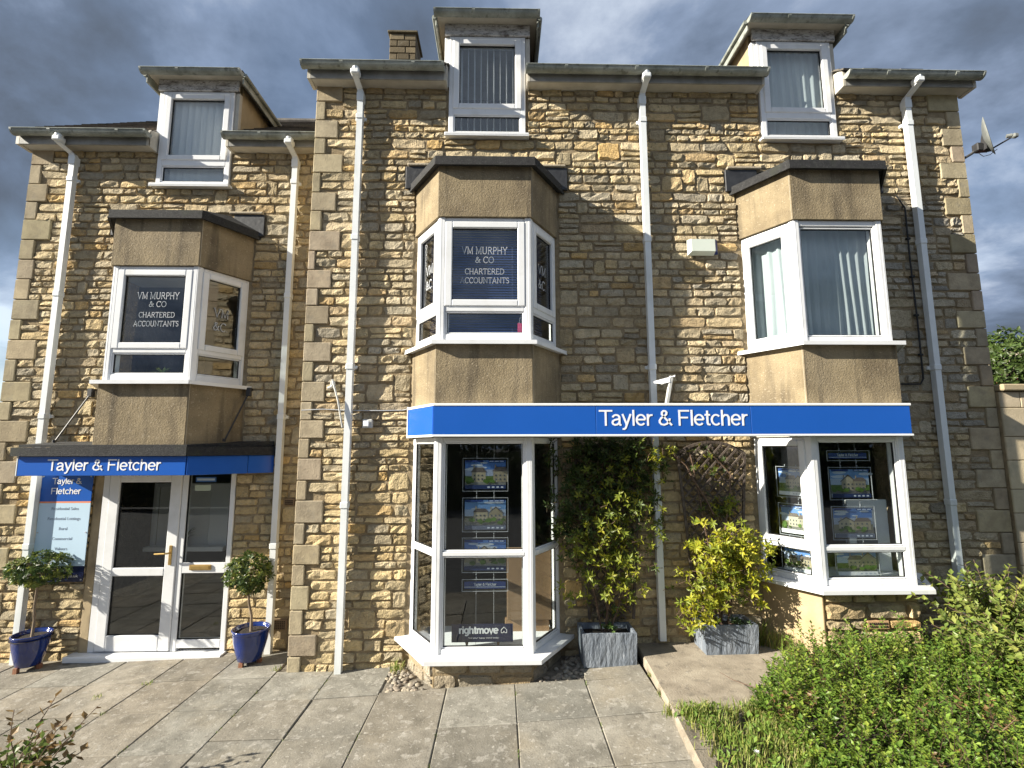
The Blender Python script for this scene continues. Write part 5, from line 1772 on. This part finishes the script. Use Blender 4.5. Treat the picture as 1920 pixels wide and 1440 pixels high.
def rosette(b, p, d, rr, k, L, W, col, spread=.9):
    d = d.normalized()
    a = d.cross(Vector((.2, .3, .93))).normalized(); c = d.cross(a)
    ph = rr.uniform(0, 6.28)
    for i in range(k):
        an = ph + 6.283 * i / k + rr.uniform(-.3, .3)
        q = d * rr.uniform(.25, .6) + (a * math.cos(an) + c * math.sin(an)) * spread
        leaf(b, p, q, d + vr(rr, .25), L * rr.uniform(.7, 1.15), W * rr.uniform(.8, 1.2), jit(rr, col), curl=rr.uniform(0, .2))

# ---- bay trees in blue pots
def bay_tree(x, y, zb, zc, rx, rz, seed, plabel, tlabel, lean, pot_r=.2, lit=1.0):
    rr = random.Random(seed)
    p = thing('glazed_pot', plabel, 'pot', (x, y, zb), 'glazed pots flanking the door')
    H = .355
    b = MB()
    prof = [(.0, zb + .045), (.115, zb + .04), (.13, zb + .05), (.155, zb + .13), (.185, zb + .24), (.198, zb + H - .02), (.207, zb + H - .008), (.207, zb + H), (.196, zb + H + .003), (.186, zb + H - .006), (.178, zb + H - .05), (0, zb + H - .055)]
    b.lathe([(r * pot_r / .2, z) for r, z in prof], x, y, 28)
    b.build('pot_body', 'pot_blue', p, smooth=True)
    MB().lathe([(0, zb + H - .035), (.09, zb + H - .028), (.179, zb + H - .04)], x, y, 20).build('compost', 'soil', p)
    for a in (R(250), R(10), R(130)):
        q = Vector((x + .10 * math.cos(a), y + .10 * math.sin(a), zb))
        b = MB(); b.prism([(q.x - .02, q.y - .02), (q.x + .02, q.y - .02), (q.x + .017, q.y + .02), (q.x - .017, q.y + .02)], zb - .012, zb + .046); b.build('pot_foot', 'terracotta', p)
    t = thing('bay_tree', tlabel, 'tree', (x, y, zb + H - .04), 'clipped bay trees in pots')
    top = Vector((x + lean, y, zc))
    b = MB(); pts = [Vector((x, y, zb + H - .06)), Vector((x + lean * .2 + .008, y, zb + H + .12)), Vector((x + lean * .5 - .008, y, zb + H + .26)), Vector((x + lean * .8, y, zc - .14)), top]
    b.tube(pts, [.016, .013, .012, .012, .006], 7)
    for i in range(26):
        e = top + Vector((rr.uniform(-1, 1) * rx, rr.uniform(-1, 1) * rx, rr.uniform(-.8, .9) * rz)) * .75
        b.tube([top + Vector((0, 0, rr.uniform(-.14, .05))), (top + e) / 2 + vr(rr, .02), e], [.006, .004, .002], 4)
    b.build('trunk', 'bark', t, smooth=True)
    b = MB()
    for i in range(330):
        while True:
            q = vr(rr)
            if .35 < q.length < 1: break
        q = q.normalized() * (q.length ** .45)
        bump = 1 + .22 * noise.noise(q * 2.6 + Vector((seed, 0, 0)))
        pos = top + Vector((q.x * rx, q.y * rx, q.z * rz)) * bump
        d = (q + Vector((0, 0, .45)) + vr(rr, .5))
        tip = rr.random() < .35
        col = (.19, .225, .045) if tip else (.065, .105, .026)
        rosette(b, pos, d, rr, rr.randint(4, 6), .054, .022, col, .8)
    b.build('crown', 'leaf_gloss', t)
bay_tree(-4.985, .31, -.115, .90, .27, .165, 5, 'dark blue glazed pot under the pale business board', 'clipped bay tree in the pot under the pale business board', .0, .168)
bay_tree(-2.64, .22, -.05, .86, .215, .20, 9, 'dark blue glazed pot beside the quoins of the taller block', 'round bay tree in the pot beside the quoins of the taller block', -.07, .18)

# ---- slate planters
def planter(x0, x1, y0, y1, z0, z1, label, seed):
    t = thing('slate_planter', label, 'planter', ((x0 + x1) / 2, (y0 + y1) / 2, z0), 'slate planters against the wall')
    w = .028
    rr = random.Random(seed)
    def side(pa, pb):
        """rippled slate slab between two plan corners, grid front"""
        a = Vector((*pa, 0)); d = Vector((*pb, 0)) - a; L = d.length; d /= L; nn = Vector((d.y, -d.x, 0))
        nx, nz = 16, 6
        vs = []; fs = []
        for j in range(nz + 1):
            for i in range(nx + 1):
                o = .006 * noise.noise(Vector((i * .9 + seed, j * .28, 1))) if 0 < i < nx and 0 < j < nz else 0
                taper = .012 * (1 - j / nz)
                vs.append(a + d * (L * i / nx + (.5 - i / nx) * 2 * taper) + nn * (o - taper) + Z_ * (z0 + (z1 - z0) * j / nz))
        for j in range(nz):
            for i in range(nx):
                k = j * (nx + 1) + i; fs.append((k, k + 1, k + nx + 2, k + nx + 1))
        m_ = len(vs)
        ins = [a + d * w - nn * w + Z_ * z1, a + d * (L - w) - nn * w + Z_ * z1, a + d * (L - w) - nn * (w + .01) + Z_ * (z0 + .02), a + d * w - nn * (w + .01) + Z_ * (z0 + .02)]
        vs += ins
        e = nz * (nx + 1)
        fs += [tuple(range(e, e + nx + 1)) + (m_ + 1, m_), (m_, m_ + 1, m_ + 2, m_ + 3)]
        MB().add(vs, fs).build('side_slab', 'planter_slate', t)
    c = [(x0, y0), (x1, y0), (x1, y1), (x0, y1)]
    for i in range(4): side(c[i], c[(i + 1) % 4])
    b = MB(); n = 10; vs = []; fs = []
    for i in range(n + 1):
        for j in range(n + 1):
            x = x0 + .025 + (x1 - x0 - .05) * i / n; y = y0 + .025 + (y1 - y0 - .05) * j / n
            vs.append((x, y, z1 - .055 + .018 * noise.noise(Vector((x * 14, y * 14, seed)))))
    for i in range(n):
        for j in range(n):
            k = i * (n + 1) + j; fs.append((k, k + n + 1, k + n + 2, k + 1))
    b.add(vs, fs); b.build('compost', 'soil', t)
planter(.775, 1.305, -.365, -.045, G(1.05) - .005, .415, 'grey slate planter on the flagstones beside the full-height bay', 1)
planter(1.962, 2.492, -.355, -.035, .196, .475, 'grey slate planter on the raised concrete path', 2)

# ---- trellises
def trellis(xa, xb, z0, z1, arch, y, label, taper):
    t = thing('garden_trellis', label, 'trellis', ((xa + xb) / 2, y, z0), 'arched trellises on the wall')
    xc = (xa + xb) / 2; hw = (xb - xa) / 2
    def half(z): return hw * (1 - taper * (z1 - z) / (z1 - z0))
    def ztop(x): return z1 + arch * (1 - ((x - xc) / hw) ** 2)
    for s in (-1, 1):
        b = MB(); b.obox(Vector((xc + s * (half(z1) + half(z0)) / 2, y, (z0 + z1) / 2)), Vector((1, 0, -s * (half(z1) - half(z0)) / (z1 - z0))).normalized(), Vector((0, 1, 0)),
                         Vector((s * (half(z1) - half(z0)) / (z1 - z0), 0, 1)).normalized(), .014, .011, (z1 - z0) / 2, .003); b.build('upright', 'trellis_wood', t)
    b = MB(); pts = [Vector((xc + u * hw, y, ztop(xc + u * hw))) for u in [i / 8 - 1 for i in range(17)]]
    for p, q in zip(pts, pts[1:]):
        d = (q - p); L = d.length; d.normalize(); b.obox((p + q) / 2, d, Vector((0, 1, 0)), d.cross(Vector((0, 1, 0))), L / 2 + .002, .011, .014)
    b.build('top_rail', 'trellis_wood', t)
    st = .105
    for dirn, yo in ((1, -.012), (-1, .012)):
        k = -30
        while k < 40:
            # line x = xc + dirn*(z - z0) * .9 + k*st
            seg = []
            N_ = 60
            for i in range(N_ + 1):
                z = z0 + (z1 + arch - z0) * i / N_
                x = xc + dirn * (z - (z0 + z1) / 2) * .95 + k * st
                ok = abs(x - xc) < half(min(z, z1)) - .004 and z < ztop(x) - .004
                if ok: seg.append((x, z))
            if len(seg) > 4:
                p, q = Vector((seg[0][0], y + yo, seg[0][1])), Vector((seg[-1][0], y + yo, seg[-1][1]))
                d = q - p; L = d.length; d.normalize()
                b = MB(); b.obox((p + q) / 2, d, Vector((0, 1, 0)), d.cross(Vector((0, 1, 0))), L / 2, .005, .010, .001); b.build('slat', 'trellis_wood', t)
            k += 1
trellis(1.875, 2.595, .75, 2.12, .12, -.075, 'weathered arched lattice trellis standing above the path planter', .30)
trellis(.78, 1.47, .45, 2.10, .12, -.075, 'weathered arched lattice trellis under the climber beside the full-height bay', .35)

# ---- climbers
def climber(label, seed, stems, sprays, group=None):
    rr = random.Random(seed)
    x0 = sum(s[0][0] for s in stems) / len(stems)
    t = thing('climbing_shrub', label, 'shrub', (x0, -.2, stems[0][0][2]), 'climbers in the slate planters')
    b = MB()
    for pts in stems:
        q = [Vector(p) for p in pts]
        sm = []
        for a, c in zip(q, q[1:]):
            for i in range(3): sm.append(a.lerp(c, i / 3) + vr(rr, .012))
        sm.append(q[-1])
        b.tube(sm, [.009 * (1 - .65 * i / len(sm)) + .002 for i in range(len(sm))], 5)
    lf = MB()
    for (cx, cy, cz, sx, sy, sz, n, cols, L, W) in sprays:
        for i in range(n):
            p = Vector((cx + rr.gauss(0, .5) * sx, cy + rr.uniform(-1, 1) * sy, cz + rr.gauss(0, .5) * sz))
            if abs(p.x - cx) > 1.15 * sx or abs(p.z - cz) > 1.2 * sz: continue
            p.y = min(p.y, -.05)
            p.y = max(p.y, -.52)
            d = Vector((rr.uniform(-.7, .7), rr.uniform(-1.0, .1), rr.uniform(-.2, .9)))
            col = rr.choice(cols)
            tw = d.normalized() * rr.uniform(.05, .12)
            b.tube([p - tw, p - tw * .4 + vr(rr, .01), p], [.003, .0022, .0016], 4)
            rosette(lf, p, d, rr, rr.randint(4, 6), L, W, col)
            for j in range(rr.randint(1, 3)):
                q = p - tw * rr.uniform(.1, .9)
                leaf(lf, q, vr(rr) + d * .4, Z_ + vr(rr, .4), L * rr.uniform(.7, 1), W, jit(rr, col))
    b.build('stems', 'twig', t)
    lf.build('foliage', 'leaf', t)
DG = [(.055, .09, .02), (.075, .115, .024), (.10, .14, .028)]
YG = [(.27, .285, .026), (.33, .33, .03), (.21, .25, .028), (.13, .17, .026)]
BY = [(.40, .40, .03), (.46, .44, .034), (.33, .36, .03), (.23, .28, .03)]
climber('dark green climber with yellow tips growing up the wall beside the full-height bay', 3,
        [[(1.05, -.2, .37), (1.08, -.16, .8), (1.0, -.12, 1.3), (.95, -.1, 1.9), (.9, -.1, 2.25)], [(1.02, -.2, .37), (1.15, -.16, .9), (1.3, -.12, 1.5), (1.35, -.1, 2.1)],
         [(1.0, -.2, .37), (.9, -.15, .9), (.8, -.1, 1.4), (.75, -.1, 2.2)], [(1.07, -.2, .37), (1.2, -.18, .7), (1.38, -.16, .95)]],
        [(1.10, -.14, 2.10, .58, .07, .22, 230, DG, .062, .021), (.85, -.14, 1.75, .34, .07, .4, 170, DG, .062, .021), (1.35, -.13, 1.75, .34, .07, .45, 120, DG + YG[3:], .062, .021),
         (.72, -.13, 1.35, .2, .06, .35, 60, DG, .06, .02),
         (1.10, -.24, 1.35, .52, .11, .50, 190, YG + DG[2:], .064, .022), (1.05, -.27, .98, .44, .10, .32, 95, YG + BY[2:], .062, .022), (1.2, -.2, 1.85, .45, .08, .35, 45, YG, .062, .021), (1.1, -.2, .55, .25, .07, .12, 12, DG + YG, .05, .018),
         (1.6, -.17, 2.05, .12, .05, .25, 14, BY, .055, .018), (1.06, -.25, .43, .06, .04, .04, 12, [(.12, .2, .04)], .03, .014)])
climber('bright yellow leaved shrub filling the planter on the raised path', 4,
        [[(2.2, -.2, .43), (2.15, -.2, .9), (2.1, -.15, 1.3), (2.05, -.1, 1.8), (2.0, -.1, 2.1)], [(2.25, -.2, .43), (2.35, -.22, .9), (2.45, -.2, 1.3)], [(2.18, -.2, .43), (1.98, -.26, .7), (1.86, -.3, .85)],
         [(2.2, -.2, .43), (2.3, -.15, 1.2), (2.42, -.1, 1.9), (2.2, -.1, 2.15)], [(2.2, -.15, 1.5), (1.95, -.1, 2.0), (1.75, -.1, 2.15), (1.66, -.1, 2.2)]],
        [(2.30, -.28, .98, .42, .16, .36, 190, BY, .066, .023), (2.15, -.32, 1.22, .28, .13, .22, 80, BY, .066, .023), (1.98, -.33, .62, .22, .12, .20, 60, BY, .064, .022), (2.5, -.26, 1.15, .22, .14, .28, 70, BY, .064, .022),
         (2.15, -.30, .80, .4, .14, .2, 60, YG, .06, .022), (2.30, -.12, 1.55, .22, .06, .15, 34, DG + YG, .055, .02), (2.1, -.11, 1.95, .34, .04, .25, 26, DG + YG, .045, .016), (1.78, -.1, 2.15, .15, .04, .1, 16, BY, .045, .015),
         (2.3, -.3, .50, .12, .05, .05, 16, [(.05, .09, .03)], .04, .012)])

# ---- leafy ground cover, grass, weeds
def bed_height(x, y):
    e = min(1, max(0, (x - 1.95 - .1 * math.sin(y * 5)) / .5))
    f = min(1, max(0, (-.60 - y + min(0, (x - 2.6)) * .9) / .3))
    return (.10 + .26 * e ** .7 + .10 * noise.noise(Vector((x * 1.7, y * 1.7, 2))) * e) * (f ** .5 if f > 0 else 0)
def build_cover():
    rr = random.Random(77)
    lf = MB(); tw = MB()
    n = 0
    while n < 5200:
        x, y = rr.uniform(1.95, 5.6), rr.uniform(-2.75, -.58)
        H = bed_height(x, y)
        if H < .05: continue
        n += 1
        base = Vector((x, y, .17 + .015 * (x - 1.3)))
        hh = H * (rr.uniform(.55, 1.12) if rr.random() > .05 else rr.uniform(1.2, 1.55)) + .03
        tip = base + Vector((rr.uniform(-.10, .10), rr.uniform(-.12, .06), hh))
        s0 = tip - (tip - base).normalized() * min(hh * .7, rr.uniform(.10, .2))
        d = (tip - s0) + vr(rr, .05)
        if rr.random() < .5: tw.tube([s0, s0 + d * .55, s0 + d], [.0028, .002, .001], 3, cap=False)
        k = rr.randint(9, 14); sz = rr.uniform(.72, 1.4)
        base_c = rr.choice([(.13, .22, .03), (.17, .26, .036), (.105, .18, .027), (.23, .30, .045)])
        if rr.random() < .035: base_c = (.22, .14, .06)
        for i in range(k):
            t = (i + .5) / k
            p = s0 + d * t
            an = i * 2.4 + rr.uniform(-.4, .4)
            q = Vector((math.cos(an), math.sin(an), rr.uniform(.2, .8)))
            leaf(lf, p, q, Z_ + vr(rr, .5), sz * rr.uniform(.026, .040), sz * rr.uniform(.016, .023), jit(rr, base_c, .3))
    o = lf.build('ground_cover', 'leaf_gloss')
    tag(o, 'dense low glossy green ground cover filling the garden bed', 'ground cover', kind='stuff')
    o2 = tw.build('stems', 'twig', o); o2['kind'] = 'stuff'
    # grass
    g = MB()
    def tuft(cx, cy, cz, sx, sy, n, h, cols=((.17, .25, .045), (.24, .31, .06), (.32, .35, .09), (.38, .35, .14))):
        for i in range(n):
            p = Vector((cx + rr.gauss(0, .5) * sx, cy + rr.gauss(0, .5) * sy, cz))
            hh = h * rr.uniform(.45, 1.2); a = rr.uniform(0, 6.28); lean = Vector((math.cos(a), math.sin(a), 0)) * hh * rr.uniform(.1, .8)
            w = Vector((-math.sin(a), math.cos(a), 0)) * rr.uniform(.0025, .0045)
            m_ = p + lean * .35 + Z_ * hh * .6; t = p + lean + Z_ * hh
            g.add([p - w, p + w, m_ + w * .8, t, m_ - w * .8], [(0, 1, 2, 4), (4, 2, 3)], jit(rr, rr.choice(cols), .25))
    for i in range(70):
        y = rr.uniform(-2.3, -1.28); x = rr.uniform(1.40, 2.1)
        tuft(x, y, .16, .09, .09, 42, .092)
        for q in range(9): leaf(g, Vector((x + rr.uniform(-.1, .1), y + rr.uniform(-.1, .1), .19 + rr.random() * .05)), vr(rr), Z_ + vr(rr, .3), rr.uniform(.03, .06), rr.uniform(.018, .034), jit(rr, (.17, .27, .045)))
    for i in range(26): tuft(rr.uniform(1.38, 2.3), -1.30 - .08 * rr.random() + .14 * 0, .17, .05, .04, 22, .09)
    for x, y, z, s, n, h in ((-1.04, -.09, -.0, .09, 60, .09), (2.72, -.20, .2, .10, 90, .2), (2.82, -.36, .2, .08, 60, .16), (2.62, -.12, .2, .08, 60, .26), (1.36, -.62, .14, .03, 24, .05), (1.34, -.95, .14, .04, 34, .06), (1.30, -1.25, .14, .05, 50, .08),
                             (3.1, -.6, .2, .12, 60, .16), (3.5, -.62, .2, .2, 90, .14), (-3.42, -.16, -.075, .05, 14, .03), (-3.7, -.4, -.08, .04, 12, .03), (-2.27, .03, -.04, .05, 14, .04)):
        tuft(x, y, z, s, s, n, h)
    for i in range(26):
        xj = rr.choice([-5.22, -4.62, -4.02, -3.42, -2.83, -2.25, -1.68, -1.10, -.49, .126, .76]); yj = rr.uniform(-1.7, -.15 if xj < -1.2 else -.6)
        tuft(xj, yj, G(xj) - .008, .012, .06, rr.randint(4, 14), rr.uniform(.012, .03), ((.12, .18, .04), (.17, .21, .06), (.20, .19, .08)))
    tag(g.build('grass', 'blade'), 'short rough grass and weeds along the path edge', 'grass', kind='stuff')
    # white clover-like flower in the grass
    f = thing('white_flower', 'small white flower head in the grass beside the paving', 'flower', (1.62, -1.95, .17))
    MB().tube([(1.62, -1.95, .17), (1.615, -1.955, .24), (1.62, -1.96, .27)], .002, 4).build('stem', 'twig', f)
    b = MB()
    for i in range(14):
        leaf(b, Vector((1.62, -1.96, .27)), Vector((math.cos(i * 2.4), math.sin(i * 2.4), .2 + .05 * i)), Z_, .022, .012, (.78, .78, .76))
    b.build('petals', 'leaf', f)
    # dead twig lying by the bed
    t = thing('fallen_twig', 'bare dry twig sticking out over the concrete path', 'twig', (2.0, -1.2, .21))
    MB().tube([(2.2, -1.28, .24), (2.05, -1.14, .27), (1.93, -1.0, .27), (1.86, -.9, .29)], [.005, .004, .003, .0015], 5).build('stem', 'twig', t)
    MB().tube([(2.05, -1.14, .27), (2.08, -1.05, .29)], [.003, .001], 4).build('side_shoot', 'twig', t)
build_cover()

def arching_shrub(name, label, x, y, z, n, hgt, spread, seed, cols, L, W, group=None, bias=(0, 0), per=15, tipc=None):
    rr = random.Random(seed)
    t = thing(name, label, 'shrub', (x, y, z), group)
    b = MB(); lf = MB()
    for i in range(n):
        a = rr.uniform(0, 6.28); r = rr.uniform(.2, 1) * spread
        h = hgt * rr.uniform(.6, 1.1)
        p0 = Vector((x + rr.uniform(-.08, .08), y + rr.uniform(-.08, .08), z))
        p3 = p0 + Vector((math.cos(a) * r + bias[0], math.sin(a) * r + bias[1], h))
        p1 = p0 + Vector((0, 0, h * .5)) + (p3 - p0) * .12; 
        pts = []
        for k in range(8):
            u = k / 7
            pts.append(p0 * (1 - u) ** 2 + p1 * 2 * u * (1 - u) + p3 * u * u + vr(rr, .006))
        b.tube(pts, [.006 * (1 - .8 * k / 7) + .001 for k in range(8)], 5)
        nl = rr.randint(per - 3, per + 5)
        base_c = rr.choice(cols)
        for j in range(nl):
            u = .25 + .75 * (j + .5) / nl
            k = min(6, int(u * 7)); p = pts[k].lerp(pts[k + 1], u * 7 - k)
            ax = (pts[k + 1] - pts[k]).normalized()
            an = j * 2.4 + rr.uniform(-.4, .4)
            s = ax.cross(Vector((.3, .2, .9))).normalized(); c = ax.cross(s)
            d = ax * .55 + s * math.cos(an) + c * math.sin(an)
            cc = tipc if (tipc and u > .82) else base_c
            leaf(lf, p, d, Z_ + ax * .4 + vr(rr, .3), L * rr.uniform(.7, 1.15), W * rr.uniform(.8, 1.15), jit(rr, cc, .25))
    b.build('stems', 'twig', t)
    lf.build('foliage', 'leaf', t)
SG = [(.19, .25, .05), (.24, .29, .06), (.16, .215, .045), (.30, .33, .08)]
arching_shrub('garden_shrub', 'tall arching grey green shrub against the wall beside the garden-side bay', 4.45, -.78, .2, 84, .82, .70, 41, SG, .070, .042, per=30)
arching_shrub('garden_shrub', 'broad arching shrub rising out of the ground cover in the garden bed', 4.25, -1.5, .2, 96, .64, .82, 42, SG + [(.14, .20, .04)], .068, .042, per=28)
arching_shrub('foreground_shrub', 'small upright shrub with reddish young leaves at the paving edge', -2.98, -1.98, -.09, 26, .58, .34, 43, [(.12, .18, .04), (.16, .22, .05)], .066, .042, per=12, tipc=(.21, .14, .06), bias=(.05, 0.02))

# ---- pebbles by the bay plinth
def build_pebbles():
    rr = random.Random(99)
    for (poly, n, lab) in (([(-1.12, -.02), (-.99, -.03), (-.68, -.54), (-1.06, -.54)], 95, 'wall downpipe'), ([(.66, -.05), (.80, -.05), (.80, -.54), (.34, -.54)], 66, 'slate planter')):
        b = MB(); b.prism([Vector(p) for p in poly], -.12, G(sum(p[0] for p in poly) / 4) - .025)
        bed = b.build('pebble_bed', 'soil')
        tag(bed, 'strip of rounded pebbles at the foot of the full-height bay, beside the %s' % lab, 'pebbles', kind='structure')
        mesh = []
        for k in range(4):
            q = MB(); prof = [(0, -1), (.72, -.62), (1.0, 0), (.7, .66), (0, 1)]
            q.lathe([(max(r, .001), z) for r, z in prof], 0, 0, 7)
            q.c = [jit(rr, rr.choice([(.42, .36, .27), (.36, .31, .25), (.46, .40, .31), (.30, .27, .23)]), .15)] * len(q.f)
            o = q.build('pebble', 'pebble', bed, smooth=True)
            mesh.append(o)
        for i in range(n):
            while True:
                u, v = rr.random(), rr.random()
                A, B_, C_, D_ = [Vector(p) for p in poly]
                p = A.lerp(B_, u).lerp(D_.lerp(C_, u), v)
                break
            o = mesh[i] if i < 4 else mesh[i % 4].copy()
            if i >= 4: C.objects.link(o)
            o.location = (p.x, p.y, G(p.x) - .012 + rr.uniform(0, .014))
            s = rr.uniform(.018, .030)
            o.scale = (s * rr.uniform(1, 1.5), s * rr.uniform(.8, 1.1), s * rr.uniform(.5, .75))
            o.rotation_euler = (rr.uniform(-.3, .3), rr.uniform(-.3, .3), rr.uniform(0, 6.28))
build_pebbles()

# ---- potted plants indoors
def house_plant(label, x, y, z, h, r, potm, seed, n=16, L=.13):
    rr = random.Random(seed)
    t = thing('potted_plant', label, 'plant', (x, y, z))
    MB().lathe([(0, z + .002), (r * .75, z), (r, z + h), (r * .88, z + h), (r * .8, z + h - .02), (0, z + h - .02)], x, y, 16).build('pot', potm, t, smooth=True)
    b = MB()
    for i in range(n):
        a = rr.uniform(0, 6.28); d = Vector((math.cos(a), math.sin(a), rr.uniform(.3, 1.6)))
        leaf(b, Vector((x, y, z + h - .01)), d, Z_, L * rr.uniform(.7, 1.2), .02, jit(rr, (.13, .19, .06), .3), curl=.25)
    b.build('foliage', 'leaf', t)
house_plant('spider plant in a teal pot on the sill of the wing bay window', -3.74, .13, 2.925, .075, .05, 'teal_pot', 2)
house_plant('leafy plant in a grey pot on the inner sill behind the glazed door', -4.14, 1.40, .92, .11, .05, 'grey_pot', 3, 18, .19)

# ---- trees
def tree(label, x, y, z, th, cz, rx, rz, n, L, seed, cols, group=None, name='broadleaf_tree'):
    rr = random.Random(seed)
    t = thing(name, label, 'tree', (x, y, z), group)
    b = MB()
    top = Vector((x, y, cz + rz * .3))
    b.tube([(x, y, z), (x + rr.uniform(-.1, .1), y, z + th * .6), (x, y, cz - rz * .3), top], [.06 * rx + .08, .05 * rx + .05, .04 * rx + .03, .02], 8)
    for i in range(9):
        e = Vector((x, y, cz)) + Vector((rr.uniform(-1, 1) * rx, rr.uniform(-1, 1) * rx, rr.uniform(-.4, .8) * rz)) * .75
        s = Vector((x, y, cz - rz * rr.uniform(.1, .7)))
        b.tube([s, s.lerp(e, .5) + vr(rr, .1 * rx), e], [.03 * rx + .01, .02 * rx, .008], 5)
    b.build('trunk', 'bark_dark', t)
    lf = MB()
    for i in range(n):
        while True:
            q = vr(rr)
            if .3 < q.length < 1: break
        q = q.normalized() * q.length ** .5
        k = 1 + .35 * noise.noise(q * 2.2 + Vector((seed, 1, 2)))
        p = Vector((x, y, cz)) + Vector((q.x * rx, q.y * rx, q.z * rz)) * k
        c = rr.choice(cols)
        rosette(lf, p, q + vr(rr, .7), rr, 4, L, L * .5, c)
    lf.build('crown', 'leaf', t)
tree('leafy green tree standing beyond the boundary wall', 16.45, 10.2, .6, 2.5, 4.75, 1.0, 1.15, 900, .17, 4, [(.07, .11, .025), (.09, .14, .03), (.055, .09, .022)])
for i, (x, y, h) in enumerate(((-7.5, -17, 5.4), (-2.0, -18, 6.2), (4.0, -17, 5.6), (10.0, -18.5, 6.4), (16, -17, 5.8))):
    tree('dense leafy street tree across the road from the shop', x, y, G(x) - .1, h * .35, h * .58, 2.9, h * .44, 1300, .34, 60 + i, [(.045, .075, .02), (.06, .09, .024)], 'street trees across the road')
def build_reflection_hedge():  # unseen hedge, added to darken what the windows reflect
    rr = random.Random(5)
    lf = MB()
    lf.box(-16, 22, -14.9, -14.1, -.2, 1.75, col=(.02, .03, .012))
    for i in range(5200):
        x = rr.uniform(-16, 22); f = rr.random()
        p = Vector((x, -14.0 - rr.random() * .15, rr.uniform(.0, 1.9))) if f < .7 else Vector((x, rr.uniform(-15, -14), 1.8 + rr.random() * .15))
        rosette(lf, p, Vector((rr.uniform(-.5, .5), 1, rr.uniform(-.2, .8))), rr, 4, .13, .07, rr.choice([(.04, .065, .018), (.055, .085, .022)]))
    o = lf.build('hedge', 'leaf')
    tag(o, 'long dark green hedge added out of view to darken window reflections', 'hedge')
build_reflection_hedge()
def build_pocket():
    rr = random.Random(12)
    b = MB(); cx, cy = -3.0, -2.0
    n = 18; vs = [(cx, cy, G(cx) + .045)]
    for r, h in ((.6, .03), (1.0, -.02)):
        for k in range(n):
            a = 6.283 * k / n
            q = .36 * r * (1 + .12 * math.sin(3 * a + 1) + rr.uniform(-.05, .05))
            vs.append((cx + q * math.cos(a), cy + q * math.sin(a), G(cx) + h))
    fs = [(0, 1 + k, 1 + (k + 1) % n) for k in range(n)] + [(1 + k, 1 + n + k, 1 + n + (k + 1) % n, 1 + (k + 1) % n) for k in range(n)]
    b.add(vs, fs)
    tag(b.build('planting_pocket', 'soil', smooth=True), 'small soil mound under the reddish leaved shrub', 'soil', kind='structure')
build_pocket()
